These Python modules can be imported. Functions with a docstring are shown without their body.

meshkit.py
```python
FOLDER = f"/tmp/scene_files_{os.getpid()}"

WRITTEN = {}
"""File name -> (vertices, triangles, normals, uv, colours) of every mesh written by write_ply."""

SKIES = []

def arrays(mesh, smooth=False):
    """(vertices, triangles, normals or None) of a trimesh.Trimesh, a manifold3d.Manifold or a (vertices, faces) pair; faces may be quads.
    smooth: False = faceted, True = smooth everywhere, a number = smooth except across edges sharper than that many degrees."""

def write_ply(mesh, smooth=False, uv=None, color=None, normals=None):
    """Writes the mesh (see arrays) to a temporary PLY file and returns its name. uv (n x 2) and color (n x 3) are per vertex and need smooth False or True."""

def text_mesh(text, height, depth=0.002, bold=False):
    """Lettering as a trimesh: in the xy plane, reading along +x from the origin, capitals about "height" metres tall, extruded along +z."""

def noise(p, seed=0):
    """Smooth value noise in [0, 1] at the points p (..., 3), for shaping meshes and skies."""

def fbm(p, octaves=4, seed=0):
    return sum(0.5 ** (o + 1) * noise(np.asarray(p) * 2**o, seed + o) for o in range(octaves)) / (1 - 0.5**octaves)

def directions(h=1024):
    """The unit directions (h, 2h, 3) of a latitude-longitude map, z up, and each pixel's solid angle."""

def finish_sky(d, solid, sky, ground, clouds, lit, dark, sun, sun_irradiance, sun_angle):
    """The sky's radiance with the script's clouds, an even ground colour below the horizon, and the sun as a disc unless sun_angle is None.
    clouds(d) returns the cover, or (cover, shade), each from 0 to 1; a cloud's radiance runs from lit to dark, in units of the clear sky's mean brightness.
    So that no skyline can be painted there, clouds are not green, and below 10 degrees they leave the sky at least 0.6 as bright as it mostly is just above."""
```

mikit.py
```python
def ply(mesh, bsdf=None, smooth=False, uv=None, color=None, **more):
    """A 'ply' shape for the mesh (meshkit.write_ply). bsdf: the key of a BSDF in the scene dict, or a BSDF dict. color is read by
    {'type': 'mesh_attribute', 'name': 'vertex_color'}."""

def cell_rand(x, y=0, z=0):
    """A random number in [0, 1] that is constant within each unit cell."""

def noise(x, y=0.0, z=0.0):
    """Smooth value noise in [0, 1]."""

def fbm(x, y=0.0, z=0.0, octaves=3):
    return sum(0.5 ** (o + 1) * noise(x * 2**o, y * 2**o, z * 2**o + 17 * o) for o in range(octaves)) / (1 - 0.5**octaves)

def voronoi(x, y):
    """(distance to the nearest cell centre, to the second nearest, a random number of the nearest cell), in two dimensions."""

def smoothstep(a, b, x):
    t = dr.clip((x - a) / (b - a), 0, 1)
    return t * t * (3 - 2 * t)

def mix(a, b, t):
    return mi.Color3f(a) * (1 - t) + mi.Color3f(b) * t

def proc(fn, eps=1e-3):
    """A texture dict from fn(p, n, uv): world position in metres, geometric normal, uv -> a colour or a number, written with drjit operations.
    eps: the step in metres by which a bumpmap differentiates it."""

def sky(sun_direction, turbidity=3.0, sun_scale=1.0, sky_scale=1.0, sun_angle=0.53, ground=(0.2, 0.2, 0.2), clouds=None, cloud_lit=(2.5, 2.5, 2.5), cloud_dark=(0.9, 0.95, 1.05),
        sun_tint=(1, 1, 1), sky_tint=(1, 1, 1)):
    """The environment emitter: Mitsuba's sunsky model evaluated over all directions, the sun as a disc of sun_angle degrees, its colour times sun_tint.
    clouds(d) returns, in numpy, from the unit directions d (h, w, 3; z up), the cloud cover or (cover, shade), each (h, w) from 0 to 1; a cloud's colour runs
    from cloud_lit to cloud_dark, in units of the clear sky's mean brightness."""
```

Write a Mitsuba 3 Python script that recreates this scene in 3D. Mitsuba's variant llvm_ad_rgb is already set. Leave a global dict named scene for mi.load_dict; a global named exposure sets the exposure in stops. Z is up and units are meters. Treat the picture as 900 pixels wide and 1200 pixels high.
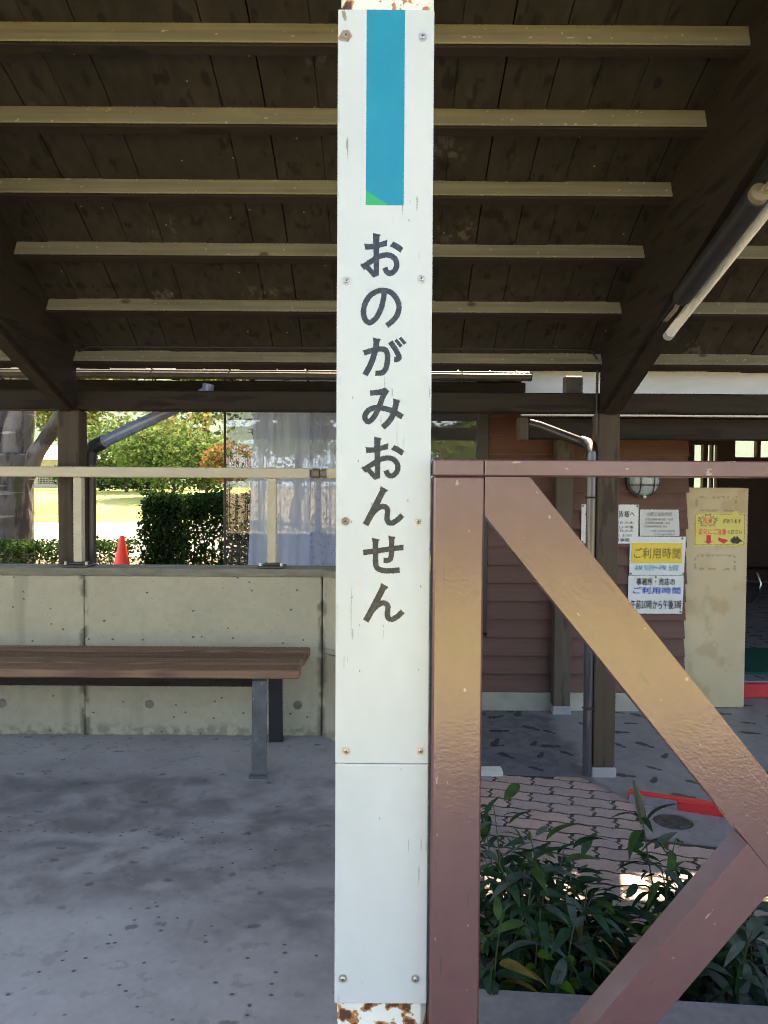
import math, random
import numpy as np, trimesh, drjit as dr, mitsuba as mi
import mikit, meshkit
from shapely.geometry import Polygon, LineString, Point, box as sbox
from mikit import proc, noise, fbm, voronoi, cell_rand, smoothstep, mix

T = mi.ScalarTransform4f
scene, labels = {}, {}

# ------------------------------------------------------------------ camera, sky, exposure
exposure = 3.92
_p, _r = math.radians(-1.9), math.radians(0.35)
_fw = np.array([0, math.cos(_p), math.sin(_p)])
_up0 = np.cross([1.0, 0, 0], _fw)
_up = -math.sin(_r) * np.array([1.0, 0, 0]) + math.cos(_r) * _up0
_o = np.array([0, 0, 1.25])
scene['camera'] = {'type': 'perspective', 'fov': 2 * math.degrees(math.atan(0.5)), 'fov_axis': 'x',
                   'near_clip': 0.05, 'far_clip': 2000.0,
                   'to_world': T().look_at(origin=_o.tolist(), target=(_o + _fw).tolist(), up=_up.tolist())}
SUN = (0.15, 0.55, 0.826)
def _fill_clouds(d):  # cloud cover added to brighten and whiten the light from the sky
    q = d / np.maximum(d[..., 2:3] + 0.25, 0.1)
    return 0.85 * np.clip((meshkit.fbm(q * np.array([1.6, 1.6, 0.0]) + 5.0, 5, 3) - 0.42) / 0.22, 0, 1), 0.4 * meshkit.fbm(q * 3.0, 3, 8)
scene['sky'] = mikit.sky(SUN, turbidity=3, clouds=_fill_clouds, sun_tint=(1.04, 1.0, 0.92), sky_tint=(1.04, 1.0, 0.93))

# ------------------------------------------------------------------ materials
def mat(name, color, rough=0.6, bump=None, bump_scale=1.0, two=True, **kw):
    c = proc(color) if callable(color) else {'type': 'rgb', 'value': list(color)}
    b = {'type': 'principled', 'base_color': c, 'roughness': proc(rough) if callable(rough) else rough, **kw}
    if bump is not None:
        b = {'type': 'bumpmap', 'arbitrary': proc(bump, 1.5e-3), 'scale': bump_scale, 'bsdf': b}
    scene['mat_' + name] = {'type': 'twosided', 'bsdf': b} if two else b
    return 'mat_' + name

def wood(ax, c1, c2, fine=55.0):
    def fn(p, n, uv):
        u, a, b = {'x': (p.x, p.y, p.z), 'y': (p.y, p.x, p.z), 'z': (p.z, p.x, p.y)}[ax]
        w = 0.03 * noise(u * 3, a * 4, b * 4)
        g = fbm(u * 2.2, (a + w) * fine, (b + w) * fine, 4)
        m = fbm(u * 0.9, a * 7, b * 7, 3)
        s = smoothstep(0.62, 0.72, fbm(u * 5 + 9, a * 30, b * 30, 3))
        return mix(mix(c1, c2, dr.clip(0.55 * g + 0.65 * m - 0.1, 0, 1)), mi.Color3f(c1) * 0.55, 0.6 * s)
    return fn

def webs(*a):
    base = wood(*a)
    def fn(p, n, uv):
        c = base(p, n, uv)
        d, d2, r = voronoi(p.x * 2.3 + 0.6 * fbm(p.x * 14, p.y * 14, 0.0, 3), p.y * 2.9)
        web = (1 - smoothstep(0.05, 0.22, d)) * dr.select(r > 0.84, 1.0, 0.0) * smoothstep(0.42, 0.7, fbm(p.x * 55, p.y * 40, 0.0, 3))
        d, d2, r = voronoi(p.x * 9, p.y * 9)
        speck = (1 - smoothstep(0.02, 0.04, d)) * dr.select(r > 0.86, 1.0, 0.0)
        return mix(c, (0.30, 0.28, 0.24), dr.maximum(web * 0.2, speck * 0.8))
    return fn

def grain(ax, fine=90.0):
    def fn(p, n, uv):
        u, a, b = {'x': (p.x, p.y, p.z), 'y': (p.y, p.x, p.z), 'z': (p.z, p.x, p.y)}[ax]
        return fbm(u * 4, a * fine, b * fine, 3)
    return fn

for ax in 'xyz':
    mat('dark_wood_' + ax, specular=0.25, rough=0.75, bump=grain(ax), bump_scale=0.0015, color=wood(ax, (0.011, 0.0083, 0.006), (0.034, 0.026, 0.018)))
mat('deck', webs('y', (0.014, 0.012, 0.0095), (0.050, 0.043, 0.034), 40), 0.85, grain('y', 60), 0.0015, specular=0.25)
mat('deck_1', webs('y', (0.012, 0.0103, 0.0083), (0.040, 0.034, 0.027), 46), 0.85, grain('y', 60), 0.0015, specular=0.25)
mat('deck_2', webs('y', (0.018, 0.0155, 0.0122), (0.058, 0.050, 0.040), 36), 0.85, grain('y', 60), 0.0015, specular=0.25)

def _purlin(p, n, uv):
    g = fbm(p.x * 2.0, p.y * 70, p.z * 70, 4)
    m = fbm(p.x * 4, p.y * 9, p.z * 9, 3)
    c = mix((0.120, 0.110, 0.078), (0.285, 0.265, 0.198), dr.clip(0.7 * g + 0.5 * m - 0.1, 0, 1))
    d, d2, r = voronoi(p.x * 1.7, p.y * 3.1 + p.z)
    c = mix(c, (0.05, 0.035, 0.02), (1 - smoothstep(0.02, 0.05, d)) * 0.8)
    return mix(c, (0.5, 0.48, 0.42), smoothstep(0.78, 0.84, fbm(p.x * 60, p.y * 60, p.z * 60, 2)) * 0.6)
mat('purlin', _purlin, 0.7, grain('x'), 0.001)
mat('grey_wood_z', wood('z', (0.045, 0.035, 0.025), (0.14, 0.112, 0.08), 45), 0.8, grain('z'), 0.002)
mat('brown_post_wood', wood('z', (0.024, 0.017, 0.010), (0.088, 0.062, 0.037), 45), 0.75, grain('z'), 0.002)

def _bench(p, n, uv):
    w = 0.04 * noise(p.x * 2.5, p.y * 6)
    rings = 0.5 + 0.5 * dr.sin((p.y + w) * 420 + 5 * fbm(p.x * 1.5, p.y * 10, 0.0, 3))
    g = fbm(p.x * 3, p.y * 90, p.z * 90, 3)
    c = mix((0.055, 0.028, 0.016), (0.27, 0.155, 0.09), dr.clip(0.45 * rings + 0.6 * g, 0, 1))
    return mix(c, (0.30, 0.22, 0.16), smoothstep(0.6, 0.8, fbm(p.x * 5, p.y * 40, p.z * 40, 3)) * 0.5)
mat('bench_wood_1', lambda p, n, uv: _bench(p + mi.Vector3f(3.7, 0.31, 0.2), n, uv) * 0.72, 0.6, grain('x', 120), 0.0025)
mat('bench_wood', _bench, 0.6, grain('x', 120), 0.0015)

def _wallconc(p, n, uv):
    m = fbm(p.x * 2.2, p.z * 2.6, p.y * 2.2, 4)
    f = fbm(p.x * 38, p.z * 38, p.y * 38, 3)
    c = mix((0.31, 0.275, 0.18), (0.49, 0.445, 0.315), dr.clip(0.75 * m + 0.4 * f - 0.05, 0, 1))
    streak = smoothstep(0.56, 0.80, fbm(p.x * 9 + p.y * 9, p.z * 0.9, 3.0, 5))
    c = mix(c, (0.19, 0.17, 0.11), streak * 0.4)
    j = dr.minimum(dr.abs(p.x + 1.487), dr.minimum(dr.abs(p.x + 0.306), dr.abs(p.x + 2.92)))
    moss = (1 - smoothstep(0.004, 0.032, j - 0.03 * (fbm(p.x * 30, p.z * 14, 1.0, 4) - 0.45))) * smoothstep(0.38, 0.58, fbm(p.x * 26, p.z * 17, 7.0, 4))
    c = mix(c, (0.10, 0.09, 0.055), moss * 0.75)
    foot = (1 - smoothstep(0.0, 0.05, p.z - 0.05 * fbm(p.x * 22, p.z * 9, 4.0, 4))) * smoothstep(0.35, 0.6, fbm(p.x * 34, p.z * 34, 2.0, 3))
    c = mix(c, (0.085, 0.075, 0.055), foot * 0.45)
    d, d2, r = voronoi(p.x * 11 + p.y * 11 + 0.4 * noise(p.x * 7, p.z * 7), p.z * 13)
    c = mix(c, (0.055, 0.05, 0.038), (1 - smoothstep(0.02 + 0.03 * r, 0.03 + 0.06 * r, d)) * dr.select(r > 0.66, 0.8, 0.0))
    d, d2, r = voronoi(p.x * 37 + p.y * 37, p.z * 37)
    return mix(c, (0.11, 0.10, 0.07), (1 - smoothstep(0.04, 0.12, d)) * dr.select(r > 0.80, 0.6, 0.0))
mat('wall_concrete', _wallconc, 0.85, lambda p, n, uv: fbm(p.x * 60 + p.y * 60, p.z * 60, 0.0, 3), 0.0012)
mat('wall_cap', lambda p, n, uv: mix((0.10, 0.09, 0.065), (0.30, 0.28, 0.20), fbm(p.x * 9, p.y * 30, p.z * 20, 4)), 0.85)

def _floor(p, n, uv):
    big = fbm(p.x * 0.9 + 3, p.y * 1.3, 0.0, 4)
    mid = fbm(p.x * 5, p.y * 7, 2.0, 4)
    fine = fbm(p.x * 60, p.y * 60, 1.0, 3)
    c = mix((0.205, 0.197, 0.205), (0.40, 0.39, 0.40), dr.clip(0.55 * big + 0.5 * mid + 0.25 * fine - 0.12, 0, 1))
    zone = smoothstep(0.40, 0.62, fbm(p.x * 0.8 + 23.2, p.y * 1.5 + 4.4, 5.0, 4))
    sm = fbm(p.x * 9 + 2 * fbm(p.x * 3, p.y * 3, 8.0, 2), p.y * 11 + 2 * fbm(p.x * 4, p.y * 4, 2.0, 2), 3.0, 6)
    c = mix(c, (0.075, 0.07, 0.07), zone * dr.clip(0.28 + 1.1 * (sm - 0.42), 0, 0.62))
    c = mix(c, (0.06, 0.056, 0.056), smoothstep(0.66, 0.74, fbm(p.x * 22, p.y * 26, 6.0, 5)) * 0.2)
    wob = 0.22 * fbm(p.x * 60, p.y * 60, 0.0, 3)
    d, d2, r = voronoi(p.x * 6.5 + 0.3 * noise(p.x * 9, p.y * 9), p.y * 10.5)
    c = mix(c, (0.05, 0.048, 0.05), (1 - smoothstep(0.05, 0.18, d + wob - 0.1 * r)) * dr.select(r > 0.84, 0.6, 0.0))
    d, d2, r = voronoi(p.x * 19, p.y * 24)
    k = smoothstep(0.40, 0.62, fbm(p.x * 2.1, p.y * 2.6, 12.0, 3))
    c = mix(c, (0.05, 0.046, 0.046), (1 - smoothstep(0.03, 0.05 + 0.14 * r * r, d)) * dr.select(r > 0.78, 0.9, 0.0) * k)
    c = mix(c, (0.5, 0.48, 0.45), (1 - smoothstep(0.03, 0.06, d)) * dr.select(r < 0.03, 0.7, 0.0))
    return c
mat('floor', _floor, lambda p, n, uv: 0.5 + 0.3 * fbm(p.x * 3, p.y * 3, 0.0, 3), lambda p, n, uv: fbm(p.x * 90, p.y * 90, 0.0, 3), 0.0008)

def _pave_slab(p, n, uv):
    c = mix((0.12, 0.125, 0.135), (0.25, 0.25, 0.255), dr.clip(0.6 * fbm(p.x * 1.3, p.y * 1.6, 0.0, 4) + 0.4 * fbm(p.x * 25, p.y * 25, 0.0, 3), 0, 1))
    dark_side = smoothstep(0.10, -0.06, p.x - 1.12 - 0.9 * (fbm(p.x * 2.5, p.y * 2.5, 4.0, 4) - 0.5)) * (0.75 + 0.25 * smoothstep(0.4, 0.6, fbm(p.x * 20, p.y * 20, 0.0, 3)))  # slab colour goes darker towards the left, with a ragged edge
    c = mix(c, (0.060, 0.064, 0.080), dark_side * 0.75)
    for k, s in ((0, 0.19), (5, 0.26)):
        u, v = p.x / s + 0.37 * k, p.y / (s * 1.05)
        i, j = dr.floor(u), dr.floor(v)
        cx, cy = 0.25 + 0.5 * cell_rand(i, j, 11 + k), 0.25 + 0.5 * cell_rand(i, j, 12 + k)
        a = cell_rand(i, j, 13 + k) * 2.4 - 1.2
        dx, dy = u - i - cx, v - j - cy
        ex, ey = dx * dr.cos(a) + dy * dr.sin(a), -dx * dr.sin(a) + dy * dr.cos(a)
        w = 0.22 * (fbm(p.x * 70, p.y * 70, 1.0, 2) - 0.5)
        e1 = dr.sqrt(dr.square(ex / 0.19) + dr.square(ey / 0.10))
        e2 = dr.sqrt(dr.square((ex - 0.23) / 0.09) + dr.square(ey / 0.07))
        m = (1 - smoothstep(0.75, 1.1, dr.minimum(e1, e2) + 3 * w)) * dr.select(cell_rand(i, j, 14 + k) > 0.45, 0.85, 0.0)
        c = mix(c, (0.022, 0.022, 0.026), m)
    return c
mat('pavement', _pave_slab, 0.5, lambda p, n, uv: fbm(p.x * 80, p.y * 80, 0.0, 3), 0.0008)
mat('smooth_concrete', lambda p, n, uv: mix((0.22, 0.22, 0.22), (0.40, 0.395, 0.38), fbm(p.x * 9, p.y * 9, p.z * 9, 4)), 0.8)
mat('kerb_concrete', lambda p, n, uv: mix((0.115, 0.11, 0.118), (0.255, 0.247, 0.255), dr.clip(0.6 * fbm(p.x * 4, p.y * 9, 0.0, 4) + 0.4 * fbm(p.x * 60, p.y * 60, 0.0, 3), 0, 1)), 0.75)
def _pav(a, b):
    def fn(p, n, uv):
        return mix(a, b, dr.clip(0.5 * fbm(p.x * 6, p.y * 6, 0.0, 3) + 0.5 * fbm(p.x * 90, p.y * 90, 0.0, 3), 0, 1))
    return fn
for k, (a, b) in enumerate([((0.25, 0.182, 0.16), (0.43, 0.325, 0.29)), ((0.21, 0.165, 0.155), (0.38, 0.305, 0.29)), ((0.28, 0.195, 0.17), (0.47, 0.345, 0.305))]):
    mat('paver_%d' % k, _pav(a, b), 0.8, lambda p, n, uv: fbm(p.x * 270, p.y * 150, 0.0, 2), 0.0007)
mat('soil', lambda p, n, uv: mix((0.02, 0.016, 0.012), (0.07, 0.055, 0.04), fbm(p.x * 20, p.y * 20, 0.0, 4)), 0.95)

def _brown(ax, d=(0.072, 0.027, 0.026), l=(0.104, 0.043, 0.041)):
    def fn(p, n, uv):
        u, a = {'x': (p.x, p.z), 'z': (p.z, p.x), 'd': ((p.x * 0.633 - p.z * 0.774), (p.x * 0.774 + p.z * 0.633)), 'e': ((p.x * 0.63 + p.z * 0.777), (p.x * 0.777 - p.z * 0.63))}[ax]
        c = mix(d, l, dr.clip(0.6 * fbm(u * 3, a * 30, 0.0, 3) + 0.4 * fbm(u * 40, a * 40, 3.0, 2), 0, 1))
        c = mix(c, (0.34, 0.24, 0.20), smoothstep(0.83, 0.88, fbm(u * 45, a * 110, 7.0, 3)) * 0.6)
        return mix(c, (0.045, 0.028, 0.022), smoothstep(0.79, 0.84, fbm(u * 9 + 31, a * 110, 2.0, 3)) * 0.8)
    return fn
def _brownbump(ax):
    def fn(p, n, uv):
        u, a = {'x': (p.x, p.z), 'z': (p.z, p.x), 'd': ((p.x * 0.633 - p.z * 0.774), (p.x * 0.774 + p.z * 0.633)), 'e': ((p.x * 0.63 + p.z * 0.777), (p.x * 0.777 - p.z * 0.63))}[ax]
        return 0.40 * fbm(u * 22, a * 330, 0.0, 2) + 0.60 * fbm(u * 330, a * 330, 5.0, 2)
    return fn
for ax in 'xzde':
    mat('brown_paint_' + ax, _brown(ax), 0.22, _brownbump(ax), 0.0004, specular=1.0, clearcoat=1.0, clearcoat_gloss=0.92)

def _scratch(p):
    d, d2, r = voronoi(p.x * 55, p.z * 24)
    s = (1 - smoothstep(0.03, 0.075, d)) * dr.select(r > 0.86, 1.0, 0.0) * smoothstep(0.45, 0.6, fbm(p.x * 20, p.z * 6, 1.0, 3))
    u = noise(p.x * 330, p.z * 22, 4.0)
    t = smoothstep(0.88, 0.95, u) * smoothstep(0.58, 0.70, fbm(p.x * 9, p.z * 5, 9.0, 3))
    return dr.maximum(s, t)
def _signwhite(p, n, uv):
    c = mix((0.41, 0.445, 0.44), (0.46, 0.495, 0.49), fbm(p.x * 18, p.z * 7, 0.0, 3))
    return mix(c, (0.13, 0.13, 0.12), _scratch(p) * 0.8)
mat('sign_white', _signwhite, 0.32, clearcoat=0.5, clearcoat_gloss=0.9)
def _signpost(p, n, uv):
    c = mix((0.52, 0.56, 0.50), (0.64, 0.66, 0.60), fbm(p.x * 27, p.z * 6, 0.0, 3))
    q = fbm(p.x * 45, p.z * 45, 1.0, 4)
    edge = smoothstep(0.42, 0.345, p.z) * 0.17 + smoothstep(2.02, 2.04, p.z) * smoothstep(2.09, 2.03, p.z) * 0.16
    rust = smoothstep(0.70, 0.76, q + edge)
    rc = mix((0.24, 0.085, 0.02), (0.42, 0.20, 0.06), fbm(p.x * 120, p.z * 120, 0.0, 2))
    c = mix(c, rc, rust)
    return mix(c, (0.07, 0.03, 0.015), smoothstep(0.80, 0.85, q + edge))
mat('sign_post', _signpost, 0.5)
mat('sign_blue', lambda p, n, uv: mix((0.002, 0.175, 0.275), (0.005, 0.21, 0.315), fbm(p.x * 30, p.z * 16, 0.0, 3)), 0.3)
mat('sign_green', (0.02, 0.30, 0.10), 0.3)
mat('ink', lambda p, n, uv: mix((0.014, 0.018, 0.023), (0.034, 0.038, 0.044), smoothstep(0.4, 0.8, fbm(p.x * 200, p.z * 200, 0.0, 3))), 0.35)
mat('steel', lambda p, n, uv: mix((0.32, 0.30, 0.26), (0.55, 0.54, 0.50), fbm(p.x * 300, p.z * 300, p.y * 300, 2)), 0.35, metallic=0.9)
mat('rusty_steel', lambda p, n, uv: mix((0.12, 0.07, 0.035), (0.42, 0.37, 0.30), fbm(p.x * 160, p.z * 160, p.y * 160, 3)), 0.6, metallic=0.4)
mat('beige_rail', lambda p, n, uv: mix((0.46, 0.40, 0.27), (0.54, 0.48, 0.33), fbm(p.x * 6, p.y * 30, p.z * 30, 3)), 0.4)
mat('rail_joint', (0.17, 0.14, 0.085), 0.4)
mat('dark_metal', lambda p, n, uv: mix((0.035, 0.032, 0.028), (0.085, 0.075, 0.06), fbm(p.x * 30, p.y * 30, p.z * 30, 3)), 0.45)
mat('bench_leg', lambda p, n, uv: mix(mix((0.045, 0.047, 0.05), (0.11, 0.113, 0.115), fbm(p.x * 40, p.y * 40, p.z * 22, 3)), (0.5, 0.49, 0.46), smoothstep(0.76, 0.81, fbm(p.x * 90, p.y * 90, p.z * 60, 3))), 0.5)
mat('black_metal', (0.018, 0.018, 0.02), 0.45)
mat('pipe_brown', lambda p, n, uv: mix((0.018, 0.014, 0.011), (0.042, 0.033, 0.026), fbm(p.x * 12, p.y * 12, p.z * 4, 3)), 0.3, specular=0.5, clearcoat=0.3, clearcoat_gloss=0.9)
mat('pipe_grey', lambda p, n, uv: mix((0.028, 0.028, 0.034), (0.06, 0.06, 0.07), fbm(p.x * 30, p.y * 30, p.z * 5, 3)), 0.16, specular=0.7, clearcoat=0.9, clearcoat_gloss=0.9)
mat('pipe_blue', lambda p, n, uv: mix((0.13, 0.16, 0.27), (0.19, 0.23, 0.36), fbm(p.x * 12, p.y * 12, p.z * 12, 3)), 0.25, specular=0.7, clearcoat=0.8, clearcoat_gloss=0.9)
mat('fascia_white', lambda p, n, uv: mix((0.50, 0.52, 0.44), (0.64, 0.65, 0.57), fbm(p.x * 3, p.z * 14, 0.0, 3)), 0.6)
def _siding(p, n, uv):
    g = fbm(p.x * 2.5, p.z * 70, p.y * 20, 4)
    return mix((0.072, 0.032, 0.019), (0.150, 0.070, 0.043), dr.clip(0.6 * g + 0.45 * fbm(p.x * 1.3, p.z * 8.2, 0.0, 3), 0, 1))
mat('siding', _siding, 0.6, grain('x', 80), 0.001)
mat('window_frame', (0.035, 0.028, 0.022), 0.4)
mat('room_dark', (0.05, 0.024, 0.016), 0.7)
mat('room_light', (0.45, 0.44, 0.42), 0.8)
mat('foundation', lambda p, n, uv: mix((0.30, 0.28, 0.21), (0.48, 0.45, 0.36), fbm(p.x * 6, p.z * 9, p.y * 6, 4)), 0.85)
def _cream(p, n, uv):
    c = mix((0.52, 0.42, 0.235), (0.60, 0.50, 0.30), fbm(p.x * 5, p.z * 4, 0.0, 3))
    st = smoothstep(0.55, 0.75, fbm(p.x * 9 + 2, p.z * 7, 1.0, 4))
    c = mix(c, (0.42, 0.27, 0.10), st * 0.45)
    def frame(z0, z1):
        d = dr.maximum(dr.abs(p.x - 2.27) - 0.135, dr.abs(p.z - 0.5 * (z0 + z1)) - 0.5 * (z1 - z0))
        return (1 - smoothstep(0.004, 0.012, dr.abs(d))) * smoothstep(0.42, 0.6, fbm(p.x * 60, p.z * 60, 2.0, 3))
    return mix(c, (0.20, 0.15, 0.08), dr.maximum(frame(1.10, 1.19), frame(0.70, 0.79)) * 0.5)
mat('cream_panel', _cream, 0.55)
mat('red_paint', lambda p, n, uv: mix(mix((0.50, 0.018, 0.022), (0.62, 0.05, 0.05), fbm(p.x * 8, p.y * 8, p.z * 8, 3)), (0.28, 0.22, 0.20), smoothstep(0.72, 0.78, fbm(p.x * 40, p.y * 40, p.z * 40, 3))), 0.45)
mat('iron', lambda p, n, uv: mix((0.035, 0.033, 0.035), (0.10, 0.095, 0.09), fbm(p.x * 60, p.y * 60, 0.0, 3)), 0.55, metallic=0.3)
mat('mat_green', (0.012, 0.075, 0.045), 0.9)
mat('chrome', (0.6, 0.6, 0.62), 0.2, metallic=1.0)
mat('lamp_glass', (0.36, 0.40, 0.40), 0.15, specular=0.6, clearcoat=0.7)
mat('tube_white', (0.80, 0.80, 0.76), 0.25)
mat('paper', lambda p, n, uv: mix((0.62, 0.64, 0.60), (0.72, 0.73, 0.70), fbm(p.x * 20, p.z * 20, 0.0, 3)), 0.5)
mat('paper_grey', lambda p, n, uv: mix((0.52, 0.52, 0.50), (0.62, 0.62, 0.60), fbm(p.x * 20, p.z * 20, 0.0, 3)), 0.5)
mat('yellow', (0.74, 0.56, 0.045), 0.5)
mat('yellow_card', (0.66, 0.56, 0.13), 0.45)
mat('ink_black', (0.02, 0.02, 0.02), 0.5)
mat('ink_grey', (0.27, 0.27, 0.27), 0.5)
mat('ink_brown', (0.20, 0.14, 0.015), 0.5)
mat('ink_cyan', (0.03, 0.28, 0.50), 0.5)
mat('ink_blue', (0.015, 0.07, 0.42), 0.5)
mat('ink_red', (0.60, 0.03, 0.025), 0.5)
mat('cone_red', (0.75, 0.05, 0.02), 0.4)
mat('track_ballast', lambda p, n, uv: mix((0.16, 0.14, 0.11), (0.42, 0.38, 0.30), fbm(p.x * 14, p.y * 14, 0.0, 3)), 0.9)
mat('platform', lambda p, n, uv: mix((0.34, 0.30, 0.19), (0.50, 0.45, 0.30), fbm(p.x * 2, p.y * 2, 0.0, 4)), 0.85)
def _lawn(p, n, uv):
    c = mix((0.17, 0.23, 0.03), (0.30, 0.34, 0.06), fbm(p.x * 6, p.y * 3, 0.0, 3))
    dry = smoothstep(0.38, 0.62, fbm(p.x * 0.35, p.y * 0.11, 3.0, 4))
    return mix(c, (0.42, 0.38, 0.15), dry * 0.6)
mat('dry_grass', lambda p, n, uv: mix((0.29, 0.275, 0.07), (0.43, 0.405, 0.13), fbm(p.x * 3, p.y * 3, 0.0, 4)), 0.95)
mat('lawn', _lawn, 0.9, lambda p, n, uv: fbm(p.x * 25, p.y * 25, 0.0, 3), 0.03)
mat('gravel', lambda p, n, uv: mix((0.38, 0.34, 0.26), (0.55, 0.50, 0.40), fbm(p.x * 9, p.y * 5, 0.0, 4)), 0.95)
mat('earth', lambda p, n, uv: mix((0.10, 0.085, 0.05), (0.22, 0.19, 0.12), fbm(p.x * 3, p.y * 3, 0.0, 4)), 0.95)
mat('hill', lambda p, n, uv: mix((0.05, 0.085, 0.06), (0.10, 0.14, 0.09), fbm(p.x * 0.2, p.y * 0.2, p.z * 0.3, 4)), 0.95)
def _bark(p, n, uv):
    c = mix((0.085, 0.072, 0.062), (0.21, 0.185, 0.165), fbm(p.x * 7, p.y * 7, p.z * 5, 4))
    c = mix(c, (0.032, 0.026, 0.022), smoothstep(0.50, 0.62, fbm(p.x * 10 + 3, p.y * 10, p.z * 2.2, 5)) * 0.8)
    c = mix(c, (0.05, 0.06, 0.018), smoothstep(0.57, 0.70, fbm(p.x * 5 + 7, p.y * 5, p.z * 1.6, 5)) * 0.8)
    return mix(c, (0.40, 0.37, 0.33), smoothstep(0.68, 0.76, fbm(p.x * 3, p.y * 3, p.z * 26, 3)) * 0.6)
mat('bark', _bark, 0.9, lambda p, n, uv: fbm(p.x * 22, p.y * 22, p.z * 9, 4), 0.02)
mat('bark_dark', lambda p, n, uv: mix((0.04, 0.033, 0.026), (0.13, 0.105, 0.085), fbm(p.x * 9, p.y * 9, p.z * 3, 4)), 0.9)
mat('stem', (0.045, 0.055, 0.022), 0.6)
scene['mat_leaf'] = {'type': 'principledthin', 'base_color': {'type': 'mesh_attribute', 'name': 'vertex_color'}, 'roughness': 0.45, 'diff_trans': 0.9}
for k, c in enumerate([(0.020, 0.050, 0.022), (0.034, 0.070, 0.038), (0.055, 0.10, 0.032), (0.060, 0.125, 0.018), (0.085, 0.115, 0.095), (0.15, 0.12, 0.035)]):
    scene['mat_shrub_leaf_%d' % k] = {'type': 'principledthin', 'base_color': proc(lambda p, n, uv, c=c: mi.Color3f(c) * (0.65 + 0.7 * fbm(p.x * 40, p.y * 40, p.z * 40, 2))), 'roughness': 0.32, 'diff_trans': 0.5}
scene['mat_glass'] = {'type': 'thindielectric', 'int_ior': 1.52}
def _sheer(p, n, uv):
    return mix((0.54, 0.60, 0.77), (0.62, 0.68, 0.82), noise(p.x * 40, p.z * 2))
scene['mat_curtain'] = {'type': 'principledthin', 'base_color': proc(_sheer), 'roughness': 0.8, 'diff_trans': 0.7}
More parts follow.
